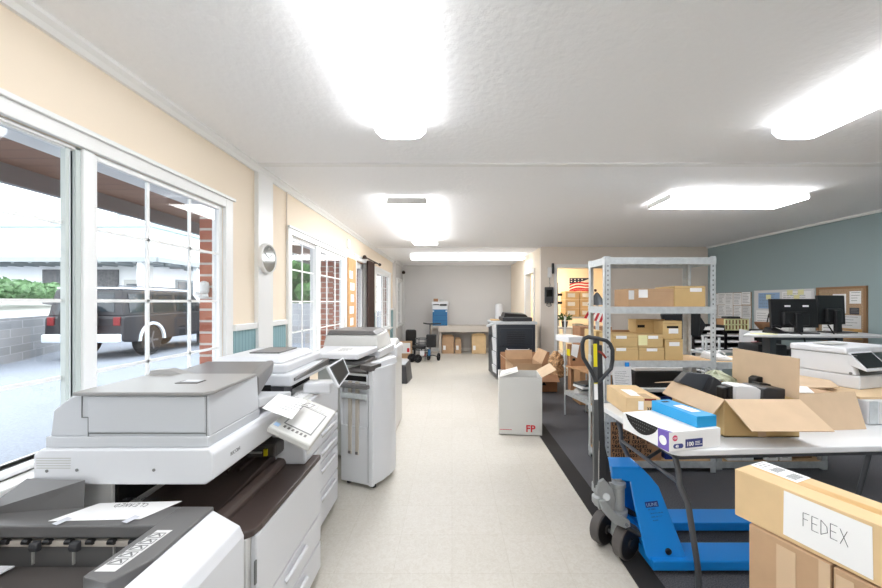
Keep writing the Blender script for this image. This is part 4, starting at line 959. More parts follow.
MB().cyl(w0, w1_, .013, n=12).build('axle', 'steel_dark', J)
for c in (w0, w1_):
    w = MB().lathe([(.078,-.027),(.088,-.027),(.093,-.022),(.093,.022),(.088,.027),(.078,.027)], c, ax, 32).build('steer_wheel', 'wheel_tread', J, smooth=True)
    MB().lathe([(.012,-.030),(.074,-.028),(.083,-.0285),(.083,.0285),(.074,.028),(.026,.030),(.022,.036),(.010,.037)], c, ax, 28).build('wheel_hub', 'wheel_black', w, smooth=True)
# handle mast and loop
base, top = W(599,487,1.93), W(596.5,345,1.88)
d = top-base
mb = MB(); x = Vector((.023,0,0)); y = Vector((0,.012,0))
mb.hexa([base-x*1.3-y,base-y,base+y,base-x*1.3+y,top-x-y,top-y,top+y,top-x+y]); mast = mb.build('mast', 'mast_grey', J, bevel=.002)
mb = MB(); mb.hexa([base-y,base+x*1.5-y,base+x*1.5+y,base+y,top-y,top+x*1.1-y,top+x*1.1+y,top+y]); mb.build('mast_side', 'mast_dark', J, bevel=.002)
P = [(596,482),(612,482),(609,462),(604,442),(597,442)]; mb = MB(); mb.prism([W(u,v,1.925) for u, v in P], (0,.03,0)); mb.build('mast_foot', 'mast_dark', J, bevel=.003)
mb = MB(); mb.tube([W(599,440,1.905),W(598.5,481,1.915)], .004, 6); mb.build('release_rod', 'chrome', J)
P = [(598,383),(604,376),(611,368.5),(612.5,360),(612.6,350),(610,344),(606,340.5),(597,338.3),(588,337),(584,338.5),(582.3,343),(582.5,350),(583.5,358),(588,365.5),(592.5,373),(596,382)]
sm_ = []
for i in range(len(P)):
    p0, p1 = P[i], P[(i+1)%len(P)]
    sm_ += [p0, ((p0[0]+p1[0])/2, (p0[1]+p1[1])/2)] if i < len(P)-1 else [p0]
MB().tube([W(u,v,1.88+(u-597)*.0008) for u, v in sm_], .0105, 12).build('handle_loop', 'mast_dark', J, smooth=True)
MB().tube([W(598,351,1.875),W(602,353,1.865),W(606,358,1.86)], .006, 8).build('release_lever', 'red_brown', J, smooth=True)
MB().box(top.x-.013,top.x+.013,1.872,1.9,top.z-.06,top.z+.035).build('lever_housing', 'mast_dark', J, bevel=.003)
def onmast(v0, v1, m, nm):
    z0, z1 = HC-(v1-V0)*1.9/F, HC-(v0-V0)*1.9/F; f0 = (z0-base.z)/(top.z-base.z); f1 = (z1-base.z)/(top.z-base.z)
    a, b = base+d*f0, base+d*f1
    MB().hexa([a-x*.95-y*1.08,a-x*.1-y*1.08,a-x*.1-y,a-x*.95-y,b-x*.95-y*1.08,b-x*.1-y*1.08,b-x*.1-y,b-x*.95-y]).build(nm, m, mast)
onmast(343, 366, 'label_yellow', 'warning_label'); onmast(383, 399, 'paper', 'instruction_label'); onmast(381.5,383,'label_yellow','label_edge')

# --- FEDEX box on cartons
ang = math.atan2(-.325, .13)      # long axis direction, towards the camera
LB = thing('long_box', 'long tan cardboard box with handwritten FEDEX sheet, on top of the cartons at right', 'box', (1.035, 1.30, .622), ang+math.pi/2, local=True)
# local -y runs towards the camera, +x to the right
MB().box(0,.168,-1.0,0,0,.168).build('body', 'cardboard_gold', LB, bevel=.003, **k)
MB().slab([(.072,-1.0,.1687),(.108,-1.0,.1687),(.108,-.02,.1687),(.072,-.02,.1687)], .0006).build('packing_tape', 'kraft_tape', LB, **k)
lb = MB().slab([(.08,-.144,.1695),(.165,-.144,.1695),(.165,-.004,.1695),(.085,-.004,.1695)], .0007).build('shipping_label', 'paper', LB, **k)
mb = MB()
for j in range(9): mb.box(.10,.155,-.055-.003*j,-.0535-.003*j,.1696,.1699)
for j in range(10): mb.box(.095,.150,-.105-.003*j,-.1035-.003*j,.1696,.1699)
for j in range(3): mb.box(.10,.15,-.012-.012*j,-.009-.012*j,.1696,.1699)
mb.build('barcode', 'seam', lb, **k)
sh = MB().slab([(-.0012,-.144,.016),(-.0012,-.345,.010),(-.0012,-.343,.156),(-.0012,-.146,.160)], .0008).build('paper_sheet', 'paper', LB, **k)
mb = MB(); handwrite(mb, 'FEDEX', frame_m((-.0014,-.195,.072),(0,-1,0),(0,-.0,1)), .043, .0014, .49, .05, .62); mb.build('handwriting', 'ink', sh, **k)
c1 = thing('shipping_carton', 'tan cardboard carton under the left part of the long handwritten box', 'box', (1.045,1.25,0), ang+math.pi/2, local=True)
MB().box(0,.36,-.212,0,0,.62).build('body', 'cardboard', c1, bevel=.004, **k)
MB().box(-.0012,0,-.211,-.185,.05,.619).box(-.0012,0,-.13,-.08,.3,.60).build('clear_tape', 'clear_tape', c1, **k)
c2 = thing('shipping_carton', 'tan cardboard carton nearest the camera, beside the seam below the long box', 'box', (1.045,1.25,0), ang+math.pi/2, local=True)
MB().box(.002,.36,-.62,-.216,0,.617).build('body', 'cardboard', c2, bevel=.004, **k)
MB().box(.001,.002,-.26,-.222,.05,.60).build('clear_tape', 'clear_tape', c2, **k)

# --- galvanised shelving unit
S = thing('shelving_unit', 'galvanised metal shelving unit with tan shelf boards standing behind the pallet jack', 'shelf', (1.70, 3.07, 0))
SX0, SX1, SY0, SY1 = 1.25, 2.157, 2.90, 3.25
for x, sx in ((SX0,1),(SX1,-1)):
    for y, sy in ((SY0,1),(SY1,-1)):
        mb = MB(); a, b = sorted((x, x+sx*.045)); c, d2 = sorted((y, y+sy*.045)); e = sorted((y, y+sy*.003)); f = sorted((x, x+sx*.003))
        mb.box(a,b,e[0],e[1],0.006,1.775).box(f[0],f[1],c,d2,0.006,1.775); p = mb.build('post', 'galvanised', S)
        mb = MB()
        for j in range(44):
            z = .05+.039*j; xm = x+sx*.024; mb.box(xm-.004,xm+.004,y-(.0008 if sy > 0 else -.0002),y+(.0008 if sy < 0 else -.0002)+ (0 if sy>0 else 0),z,z+.014)
        mb.build('slot_holes', 'galv_holes', p)
for zi, (z0, z1) in enumerate(((1.708,1.765),(1.305,1.362),(.866,.922),(.42,.476),(.045,.10))):
    mb = MB().box(SX0,SX1,SY0-.003,SY0-.0,z0,z1).box(SX0,SX1,SY1,SY1+.003,z0,z1).box(SX0-.003,SX0,SY0,SY1,z0,z1).box(SX1,SX1+.003,SY0,SY1,z0,z1)
    mb.box(SX0,SX1,SY0,SY0+.02,z0,z0+.003).build('beam', 'galvanised', S)
    MB().box(SX0+.004,SX1-.004,SY0+.004,SY1-.004,z1-.014,z1-.002).build('shelf_board', 'particle_board' if zi else 'galvanised', S)
nb = [0]
def sbx(label, u0, u1, v0, v1, Y, dep, m='cardboard_gold', lab=None, z0=None, group=None, cat='box', name='storage_box', extra=None):
    a, b = W(u0, v1, Y), W(u1, v0, Y)
    if z0 is not None: a.z = z0
    o = thing(name, label, cat, ((a.x+b.x)/2, Y, a.z), 0, group)
    MB().box(a.x,b.x,Y,Y+dep,a.z,b.z).build('body', m, o, bevel=.003)
    mb = MB().box(a.x+.002,b.x-.002,Y-.0006,Y,b.z-.022,b.z-.020) if (b.z-a.z) > .08 else None
    if mb: mb.build('lid_seam', 'cardboard_inner', o)
    if lab:
        for (f0, g0, f1, g1, lm) in lab:
            MB().box(a.x+(b.x-a.x)*f0, a.x+(b.x-a.x)*f1, Y-.0014, Y-.0004, a.z+(b.z-a.z)*(1-g1), a.z+(b.z-a.z)*(1-g0)).build('label', lm, o)
    return o
ZB = .921
sbx('lower left tan box with white label in the row on the middle shelf', 613.6,638.6,347.2,360,2.93,.29,'cardboard_box',[(.1,.06,.5,.3,'paper')],z0=ZB)
sbx('lower centre tan box with white label on the middle shelf', 639,664.4,347.6,360,2.93,.29,'cardboard_box',[(.3,.06,.72,.3,'paper')],z0=ZB)
sbx('tan box stacked over the lower left box, label at its left, middle shelf', 613,637.8,334.8,346.9,2.93,.28,'cardboard_box',[(.12,.08,.55,.33,'paper')])
sbx('tan box with pale yellow sticky note, stacked in the centre of the middle shelf', 638.2,663,334.7,347.2,2.93,.28,'cardboard_box',[(.4,.08,.8,.33,'paper'),(.0,.04,.37,.85,'sticky_yellow')])
sbx('taller tan box at the right end of the boxes on the middle shelf', 665.2,683,339.2,360,2.93,.28,'cardboard_box',[(.22,.14,.8,.33,'paper')],z0=ZB)
o = sbx('tan box with cut hand slot on top at the right of the middle shelf', 663,682,321,338.9,2.95,.14,'cardboard_box',[(.3,.42,.8,.7,'paper'),(.2,.28,.8,.40,'black_void')])
sbx('tan box with dark hand hole standing at the back of the middle shelf', 636,665,319.5,333,3.10,.14,'cardboard_box',[(.05,.4,.3,.6,'black_void'),(.7,.35,.98,.6,'black_void')],z0=1.13)
sbx('plain tan box supporting the slotted box at the back of the middle shelf', 612,634,330,345,3.215,.02,'cardboard_inner',z0=ZB)
sbx('yellowish box just outside the left post, seen past the jack handle', 596,603.5,331,372,3.45,.3,'cardboard_box',z0=.75)
sbx('brown box lying at the left on the upper shelf, with white labels', 628.6,674,288.6,305,2.95,.26,'cardboard_brown' if False else 'cardboard',[(.22,.05,.42,.5,'paper'),(.0,.1,.12,.6,'paper_grey')],z0=1.361)
sbx('golden box with a white label at the right on the upper shelf', 674.4,705.5,286,305,2.94,.28,'cardboard_box',[(.5,.1,.88,.28,'paper')],z0=1.361)
q = [W(614,389,2.885), W(632,388,2.885), W(631,366,2.89), W(611.5,367,2.89)]
paper_thing('hanging_sheet', q, 'printed sheet hanging from the middle shelf beam under a blue dot', 'paper', m='paper_grey', write=lambda mb, M, w, h: scribble(mb, M @ Matrix.Translation((w*.1,h*.1,0)), w*.8, h*.7, 9, .002, 11))
c = W(627,364.5,2.893); tag(MB().box(c.x-.018,c.x+.018,2.888,2.896,c.z-.018,c.z+.018).build('blue_tape', 'blue_dot', bevel=.003), 'small bright blue square of tape on the middle shelf beam', 'tape')
# --- handwritten carton on the bottom shelf
HCt = thing('lettered_carton', 'brown carton covered in black handwriting on the bottom shelf of the shelving unit', 'box', (1.42, 2.93, .10))
MB().box(1.30,1.72,2.915,3.22,.10,.47).build('body', 'cardboard_brown', HCt, bevel=.004)
mb = MB(); M = frame_m((1.315,2.9145,.11),(1,0,0),(0,0,1))
lines = ['BANK & BATTERY','LATE NIGHTS','TALK HOUSES','ABC DEALERS','ADVANCE & RUSH','TOP LOW CRASH CARTS','SMALL CHARGERS','PUSH A WATER TOW','TASTE BUDS & CO']
for i, l in enumerate(lines): handwrite(mb, l, M @ Matrix.Translation((.003*(i%3), .315-.037*i, 0)), .025, .0055, .86, .12)
mb.build('handwriting', 'ink_black', HCt)
for x0, x1, lb_ in ((1.76,1.93,'dark blue box right of the lettered carton on the bottom shelf'),):
    t = thing('blue_box', lb_, 'box', ((x0+x1)/2, 3, .1)); MB().box(x0,x1,2.93,3.2,.10,.36).build('body', 'jack_navy', t, bevel=.004); MB().box(x0+.03,x1-.03,2.928,2.93,.25,.33).build('label', 'paper', t)

# --- low shelving unit beside it, toner boxes below
Wb = thing('low_shelving', 'low galvanised shelving with tan top, right of the tall unit and behind the open carton', 'shelf', (2.66, 3.1, 0))
for z0, z1 in ((.845,.90),(.42,.475),(.02,.075)):
    MB().box(2.20,3.12,2.947,2.95,z0,z1).box(2.20,3.12,3.30,3.303,z0,z1).box(2.197,2.2,2.95,3.3,z0,z1).box(3.12,3.123,2.95,3.3,z0,z1).build('beam', 'galvanised', Wb)
    MB().box(2.205,3.115,2.955,3.295,z1-.014,z1-.001).build('shelf_board', 'particle_board', Wb)
for x in (2.2,3.075):
    for y in (2.95,3.26): MB().box(x,x+.045,y,y+.003,.006,.90).box(x,x+.003,y,y+.04,.006,.90).build('post', 'galvanised', Wb)
for i, (x0, w_, h_, cap, lb_) in enumerate(((2.30,.112,.21,'ink_black','white toner box at the far left under the folding table'),(2.416,.10,.21,'ink_black','second white toner box from the left, on the lowest shelf behind the folding table'),(2.62,.10,.22,'ink_black','white toner box with dark corner, just right of the black gap, on the lowest shelf'),(2.735,.10,.22,'label_yellow','white toner box with a yellow corner on the lowest shelf'))):
    t = thing('toner_box', lb_, 'box', (x0+w_/2, 3.11, .075), 0, local=True)
    MB().box(-w_/2,w_/2,-.15,.15,0,h_).build('body', 'paper', t, bevel=.003, **k)
    MB().box(w_/2-.03,w_/2-.008,-.152,-.15,h_-.035,h_-.015).box(w_/2-.03,w_/2-.008,-.152,-.15,.075,.09).build('colour_mark', cap, t, **k)
    mb = MB(); scribble(mb, frame_m((-w_/2+.02,-.1505,.02),(1,0,0),(0,0,1)), w_*.7, .05, 3, .003, i+20); mb.build('print', 'seam', t, **k)
t = thing('black_box', 'black box between the pairs of white toner boxes', 'box', (2.565, 3.1, .075)); MB().box(2.525,2.61,2.98,3.2,.075,.26).build('body', 'plastic_black', t); MB().box(2.55,2.565,2.978,2.98,.1,.115).build('label', 'paper', t)
carton('small_carton', 'small brown carton with an open flap at the right of the lowest shelf', (2.96, 3.12), .2, .2, .1, 0, .075, 'cardboard_brown', 'cardboard_brown', {'f': (.06,100,(0,0))})
t = thing('cable_coil', 'white coiled bundle lying on the low shelving beside the shelf post', 'cable', (2.33, 3.1, .9))
MB().hexa([(2.22,3.0,.90),(2.44,3.0,.90),(2.44,3.2,.90),(2.22,3.2,.90),(2.24,3.02,.94),(2.36,3.02,.93),(2.36,3.18,.95),(2.24,3.18,.97)]).build('bag', 'paper_grey', t, bevel=.02)
MB().tube([(2.25+.05*math.cos(a*.5),2.99+.02*math.sin(a),.96+.03*math.sin(a*.5)) for a in range(13)], .006, 6).build('loop', 'paper', t)
# --- white multifunction printer on a board over a white cabinet on the folding table
LBx = thing('white_cabinet', 'white box unit at the right end of the folding table below the printer', 'box', (2.42, 2.08, .742), R(3), local=True)
MB().box(-.20,.36,-.17,.20,0,.128).build('body', 'plastic_white', LBx, bevel=.006, **k)
MB().box(-.196,-.15,-.173,-.17,.004,.126).build('side_strip', 'galvanised', LBx, **k)
MB().box(-.14,.35,-.174,-.17,.005,.06).box(-.14,.35,-.174,-.17,.066,.124).build('drawer_front', 'plastic_offwhite', LBx, bevel=.003, **k)
BD = MB().slab([(2.22,1.93,.884),(2.95,1.91,.884),(3.0,2.62,.884),(2.16,2.60,.884)], .012).build('wood_board', 'wood_shelf')
tag(BD, 'thin tan board lying under the white printer at the right edge', 'board')
WP = thing('desktop_printer', 'white multifunction printer with a tilted black touch screen at the right edge', 'printer', (2.385, 2.075, .885), R(16), local=True)
MB().box(0,.44,.0,.34,0,.078).build('base', 'plastic_white', WP, bevel=.008, **k)
MB().hexa([(.0,.02,.08),(.05,.02,.08),(.05,.34,.08),(.0,.34,.08),(.0,.05,.20),(.05,.05,.20),(.05,.34,.20),(.0,.34,.20)]).build('left_side', 'plastic_white', WP, bevel=.006, **k)
MB().box(.05,.44,.2,.34,.078,.20).build('rear_body', 'plastic_white', WP, **k)
MB().box(.05,.44,.01,.2,.078,.081).build('output_tray', 'seam', WP, **k)
MB().box(-.005,.445,.055,.345,.20,.24).build('scanner_lid', 'plastic_white', WP, bevel=.010, **k)
MB().box(-.0055,-.004,.01,.34,.198,.201).build('seam_line', 'seam', WP, **k)
MB().box(.05,.2,.15,.25,.245,.249).build('lid_grip', 'plastic_greige', WP, bevel=.002, **k)
MB().hexa([(.0,-.03,.110),(.22,-.03,.110),(.22,.055,.14),(.0,.055,.14),(.0,-.03,.122),(.22,-.03,.122),(.22,.055,.215),(.0,.055,.215)]).build('panel_body', 'plastic_white', WP, bevel=.004, **k)
MB().hexa([(.01,-.024,.1286),(.20,-.024,.1286),(.20,.045,.2041),(.01,.045,.2041),(.01,-.026,.1318),(.20,-.026,.1318),(.20,.043,.2073),(.01,.043,.2073)]).build('touch_screen', 'screen_black', WP, bevel=.001, **k)
MB().cyl((-.002,.04,.09),(.0,.04,.09),.008).build('side_button', 'seam', WP, **k)
t = thing('paper_roll', 'white crumpled sheet tucked behind the right flap of the open carton', 'paper', (2.1,2.3,.742))
MB().hexa([(1.98,2.1,.742),(2.16,2.1,.742),(2.16,2.26,.742),(1.98,2.26,.742),(2.0,2.12,.85),(2.15,2.12,.83),(2.14,2.24,.86),(2.0,2.24,.885)]).build('sheet', 'paper', t, bevel=.02)

# ============================================================ RIGHT BACK: boards, desk, monitors
BX = XR
def brd(name, label, y0, y1, z0, z1, surf, frame):
    t = thing(name, label, 'board', (BX, (y0+y1)/2, z0))
    MB().box(BX-.012,BX-.0005,y0,y1,z0,z1).build('surface', surf, t)
    if frame:
        MB().box(BX-.022,BX,y0-.03,y0,z0-.03,z1+.03).box(BX-.022,BX,y1,y1+.03,z0-.03,z1+.03).box(BX-.022,BX,y0,y1,z1,z1+.03).box(BX-.022,BX,y0,y1,z0-.03,z0).build('frame', frame, t)
brd('cork_board', 'wood framed cork board at the right end of the teal wall', 4.15, 4.66, .93, 1.56, 'cork', 'oak')
brd('paper_board', 'white planning board full of sheets between the two cork boards', 4.72, 5.66, .93, 1.58, 'paper_grey', None)
brd('cork_board', 'cork board covered in sheets at the left end of the teal wall', 5.72, 6.62, .9, 1.56, 'cork', None)
rb = random.Random(12)
PG = 'sheets pinned to the wall boards'
def pin(y0, y1, z0, z1, m, lines=6, lift=0.0):
    x = BX-.0135-lift
    o = tag(MB().box(x-.001,BX-.0122,y0,y1,z0,z1).build('pinned_sheet', m), 'sheet of paper pinned among others on the boards of the teal wall', 'paper', PG)
    mb = MB(); rr_ = rb.random()
    M = frame_m((x-.0012,y1-.02,z0+.02),(0,-1,0),(0,0,1)); scribble(mb, M, (y1-y0)*.8, (z1-z0)*.85, lines, .005, int(rr_*1000)); mb.build('writing', 'seam', o)
for i in range(5):
    for j in range(3):
        y = 5.73+i*.175+rb.uniform(-.01,.01); z = .93+j*.21+rb.uniform(-.01,.01)
        pin(y, y+.170, z, z+.205, rb.choice(['paper','paper','paper_grey','label_blue_pale' if (i, j) == (4, 2) else 'paper']), 7, .001*((i+j)%3))
pin(5.22,5.58,1.30,1.54,'label_blue_pale',9); pin(4.76,5.18,1.28,1.55,'paper',9); pin(4.78,5.05,.96,1.24,'paper',6,.001); pin(5.08,5.3,.95,1.26,'paper',6); pin(5.34,5.62,.96,1.27,'paper',7)
for (a, b, c_, d_, m) in ((4.50,4.64,1.18,1.47,'paper'),(4.36,4.49,.97,1.06,'paper'),(4.34,4.49,1.26,1.5,'paper'),(4.18,4.30,1.38,1.53,'paper'),(4.18,4.42,1.08,1.24,'paper_grey'),(4.46,4.62,.95,1.14,'paper'),(4.20,4.30,1.25,1.33,'ink'),(4.17,4.44,.95,1.08,'kraft_tape')): pin(a,b,c_,d_,m,4,.001)
for (a, c_) in ((5.36,1.44),(5.02,1.50),(4.92,1.43),(5.22,1.16),(4.86,1.5)): tag(MB().box(BX-.018,BX-.0122,a,a+.08,c_,c_+.07).build('sticky_note', 'sticky_yellow'), 'small pale yellow sticky note on the white planning board', 'note', 'sticky notes on the planning board')
# standing desk
SD = thing('standing_desk', 'pale topped high desk carrying the two black monitors by the corkboards', 'desk', (3.75, 4.0, 0))
MB().hexa([(3.05,3.72,1.03),(4.50,3.62,1.03),(4.72,4.25,1.03),(3.62,4.30,1.03),(3.05,3.72,1.055),(4.50,3.62,1.055),(4.72,4.25,1.055),(3.62,4.30,1.055)]).build('desktop', 'paper_grey', SD, bevel=.004)
for x in (3.6, 4.35):
    MB().box(x-.035,x+.035,3.98,4.08,.05,1.03).build('column', 'steel_dark', SD); MB().box(x-.04,x+.04,3.75,4.3,.006,.05).build('foot', 'steel_dark', SD)
MB().box(3.6,4.35,4.0,4.05,.97,1.02).build('cross_beam', 'steel_dark', SD)
def monitor(label, px, Y, w, h, z0, rz, tilt=4, stickers=True, bend=.0):
    c = Vector(((px-U0)*Y/F, Y, 1.055))
    t = thing('monitor', label, 'monitor', c, rz, local=True)
    # back of the screen faces the camera (-y)
    mb = MB(); a = R(tilt); z1 = z0+h
    MB().hexa([(-w/2,.0,z0),(w/2,.0,z0),(w/2,.03,z0),(-w/2,.03,z0),(-w/2,.0+math.sin(a)*h,z1),(w/2,.0+math.sin(a)*h,z1),(w/2,.03+math.sin(a)*h,z1),(-w/2,.03+math.sin(a)*h,z1)]).build('screen_back', 'plastic_black', t, bevel=.006, **k)
    MB().box(-w*.28,w*.28,-.03,.02,z0+.02,z0+h*.55).build('rear_housing', 'plastic_black', t, bevel=.015, **k)
    MB().hexa([(-.035,-.07,.01),(.035,-.07,.01),(.035,-.03,.01),(-.035,-.03,.01),(-.03,-.06,z0+h*.5),(.03,-.06,z0+h*.5),(.03,-.02,z0+h*.5),(-.03,-.02,z0+h*.5)]).build('stand', 'plastic_black', t, bevel=.006, **k)
    mb = MB(); mb.prism([(-.14,-.14,0),(.14,-.14,0),(.10,.08,0),(-.10,.08,0)], (0,0,.012)); mb.build('base', 'plastic_black', t, bevel=.004, **k)
    if stickers:
        for x in (-.06,.12): MB().box(x-.03,x+.03,.004+math.sin(a)*h*.72-.004,.004+math.sin(a)*h*.72,z0+h*.70,z0+h*.78).build('sticker', 'paper', t, **k)
    MB().text('DELL', .02, frame_m((-.03,-.031,z0+h*.06),(1,0,0),(0,0,1))).build('maker_text', 'seam', t, **k)
    return t
monitor('black monitor seen from behind with two white stickers, left one on the high desk', 795, 3.95, .47, .32, .06, R(-8), 5)
monitor('black monitor seen from behind, right one on the high desk', 832.5, 4.02, .38, .33, .09, R(10), 2, False)
t = thing('desk_telephone', 'small black telephone on the high desk left of the monitors', 'telephone', (3.62, 3.95, 1.055)); MB().hexa([(3.50,3.85,1.055),(3.66,3.85,1.055),(3.66,4.02,1.055),(3.50,4.02,1.055),(3.52,3.87,1.075),(3.64,3.87,1.075),(3.64,4.0,1.12),(3.52,4.0,1.12)]).build('body', 'plastic_black', t, bevel=.01)
MB().tube([(3.53,3.93,1.12),(3.58,3.93,1.135),(3.64,3.93,1.12)], .014, 8).build('handset', 'plastic_black', t, smooth=True)
for (p, lb_) in (([(790,322),(797,330),(804,337),(806,347),(803,353)], 'black cable drooping from the left monitor over the desk edge'), ([(828,325),(834,334),(838,344),(842,350)], 'black cable hanging from the right monitor over the desk edge')):
    mb = MB().tube([W(u,v,3.70 if v > 336 else 3.82) for u, v in p], .007, 6); tag(mb.build('monitor_cable', 'ink_black', smooth=True), lb_, 'cable')
tag(MB().box(3.25,3.45,3.76,3.87,1.055,1.062).build('paper_stack', 'sticky_yellow'), 'thin pale yellow folder at the left end of the high desk', 'folder')
# lower desk with black trays beyond
LD = thing('office_desk', 'cluttered grey office desk below the corkboards behind the shelving unit', 'desk', (3.9, 5.0, 0))
MB().box(3.2,4.78,4.75,5.5,.72,.75).build('desktop', 'paper_grey', LD)
for x in (3.25,4.7):
    for y in (4.8,5.42): MB().box(x,x+.04,y,y+.04,.006,.72).build('leg', 'steel_dark', LD)
names = ['lowest','second','third','fourth']
for i in range(4):
    z = .752+.085*i
    for g, x0 in ((0,3.27),(1,3.71)):
        if g == 1 and i > 2: continue
        t = thing('letter_tray', '%s black letter tray from the bottom in the %s stack on the cluttered desk' % (names[i], 'left' if g == 0 else 'right'), 'tray', (x0+.2, 4.95, z))
        MB().box(x0,x0+.42,4.8,5.1,z,z+.012).box(x0,x0+.012,4.8,5.1,z,z+.08).box(x0+.408,x0+.42,4.8,5.1,z,z+.08).box(x0,x0+.42,5.09,5.1,z,z+.08).build('shell', 'plastic_black', t)
        MB().box(x0+.02,x0+.4,4.79,5.05,z+.014,z+.03+.01*(i%2)).build('paper_pile', 'paper', t); MB().box(x0+.17,x0+.25,4.788,4.79,z+.045,z+.065).build('label', 'paper', t)
t = thing('desk_organizer', 'cream grid organizer with square cells on the black letter trays', 'organizer', (3.9, 4.95, 1.01))
mb = MB()
x0, x1, z0, z1 = 3.73, 4.05, 1.01, 1.17
for i in range(3): mb.box(x0,x1,4.85-.0,4.862,z0+.072*i,z0+.072*i+.016)
for i in range(8): mb.box(x0+i*(x1-x0)/7-.008,x0+i*(x1-x0)/7+.008,4.85,4.862,z0,z1)
mb.build('front_grid', 'sticky_yellow', t); MB().box(x0,x1,4.99,5.0,z0,z1).box(x0,x1,4.862,4.99,z0,z0+.006).box(x0-.008,x0,4.862,5.0,z0,z1).box(x1,x1+.008,4.862,5.0,z0,z1).build('shell', 'cardboard_inner', t)
t = thing('label_printer', 'small black device on top of the cream organizer', 'printer', (3.87,4.93,1.172)); MB().box(3.78,3.96,4.87,4.99,1.172,1.20).build('body', 'plastic_charcoal', t, bevel=.01)
tag(MB().cyl((4.03,4.7,.752),(4.03,4.7,.87),.055,n=20).build('red_mug', 'red_mark', smooth=True), 'dark red cup among the clutter below the high desk', 'cup')
t = thing('paper_folder', 'white folder standing at a slant beside the letter trays', 'folder', (3.9,4.72,.752)); MB().hexa([(3.80,4.70,.752),(4.02,4.70,.752),(4.02,4.71,.752),(3.80,4.71,.752),(3.86,4.76,1.04),(4.04,4.76,1.0),(4.04,4.77,1.0),(3.86,4.77,1.04)]).build('cover', 'paper', t)
t = thing('pen_bowl', 'brown bowl with a black pen standing on the cluttered desk', 'bowl', (4.35,4.95,1.0)); MB().lathe([(.05,0),(.10,.07),(.105,.1),(.095,.1),(.05,.02)], (4.35,4.95,1.02), (0,0,1), 20).build('bowl', 'cardboard_brown', t, smooth=True); MB().tube([(4.38,4.95,1.05),(4.42,4.95,1.24)], .008, 6).build('pen', 'ink_black', t)
MB().box(4.2,4.5,4.85,5.05,.752,1.02).build('stand', 'plastic_charcoal', t)
for i, (x, y, w_, d_, h_, m, lb_) in enumerate(((3.75,4.3,.35,.3,.30,'plastic_charcoal','dark equipment block under the high desk at left'),(4.2,4.35,.4,.3,.24,'steel_dark','grey equipment block under the high desk at right'))):
    t = thing('equipment', lb_, 'equipment', (x, y, .6)); MB().box(x-w_/2,x+w_/2,y-d_/2,y+d_/2,.60,.6+h_).build('body', m, t, bevel=.02); MB().box(x-w_/2+.03,x+w_/2-.03,y-d_/2-.004,y-d_/2,.66,.72).build('front_slot', 'plastic_greige', t)
    MB().box(x-w_/2+.03,x+w_/2-.03,y-d_/2+.02,y+d_/2-.02,.006,.6).build('pedestal', 'steel_dark', t, bevel=.01)
# office chair seen through the shelves
OCh = thing('office_chair', 'black office chair with curved back seen through the shelving unit', 'chair', (2.95, 4.6, 0))
MB().hexa([W(663,334,4.4),W(699,338,4.4),W(699,338,4.47),W(663,334,4.47),W(660,313,4.4),W(701,313,4.4),W(701,313,4.47),W(660,313,4.47)]).build('backrest', 'plastic_black', OCh, bevel=.02)
MB().hexa([W(697,338,4.41),W(700,338,4.41),W(700,338,4.46),W(697,338,4.46),W(698,313,4.41),W(706,325,4.41),W(706,325,4.46),W(698,313,4.46)]).build('bolster', 'plastic_black', OCh, bevel=.01)
MB().box(2.68,3.12,4.15,4.62,.50,.58).build('seat', 'plastic_black', OCh, bevel=.03)
MB().box(2.85,2.95,4.45,4.5,.55,1.0).build('back_stem', 'plastic_black', OCh); MB().cyl((2.9,4.4,.1),(2.9,4.4,.5),.03).build('column', 'steel_dark', OCh)
for i in range(5):
    a = i*1.2566; MB().tube([(2.9,4.4,.1),(2.9+.28*math.cos(a),4.4+.28*math.sin(a),.06)], .02, 8).build('foot', 'plastic_black', OCh); MB().ball((2.9+.28*math.cos(a),4.4+.28*math.sin(a),.033), .027).build('castor', 'plastic_black', OCh)
t = thing('metal_stand', 'grey tubular metal stand beside the black chair behind the shelving unit', 'stand', (2.85, 3.9, 0))
for x, y in ((2.72,3.8),(2.86,3.8),(2.72,4.05),(2.86,4.05)): MB().tube([(x,y,.006),(x,y,1.02)], .012, 8).build('leg', 'galvanised', t, smooth=True)
for z in (.85,.65): MB().tube([(2.72,3.8,z),(2.86,3.8,z),(2.86,4.05,z),(2.72,4.05,z),(2.72,3.8,z)], .010, 8).build('rail', 'galvanised', t)
# table, black printer and blue box behind the shelving unit
t = thing('side_table', 'low white table behind the shelving unit under a black printer', 'table', (2.1, 3.85, 0)); MB().box(1.86,2.66,3.55,4.05,.50,.53).build('tabletop', 'table_white', t)
for x in (1.89,2.63):
    for y in (3.6,4.0): MB().box(x-.015,x+.015,y-.015,y+.015,.006,.50).build('leg', 'leg_grey', t)
t = thing('black_printer', 'wide black printer with white top on the low table behind the shelves', 'printer', (2.2, 3.85, .53)); MB().hexa([(1.86,3.6,.53),(2.55,3.6,.53),(2.55,4.05,.53),(1.86,4.05,.53),(1.86,3.6,.70),(2.42,3.6,.70),(2.42,4.05,.70),(1.86,4.05,.70)]).build('body', 'plastic_black', t, bevel=.015); MB().box(1.86,2.45,3.6,4.05,.70,.735).build('top_tray', 'paper', t, bevel=.004)
t = thing('blue_crate', 'dark blue crate under the low white table behind the open carton', 'crate', (2.1, 3.8, 0)); MB().box(1.8,2.45,3.62,4.0,.006,.44).build('body', 'jack_navy', t, bevel=.01); MB().box(1.78,2.47,3.6,4.02,.41,.44).build('rim', 'jack_navy', t, bevel=.006)
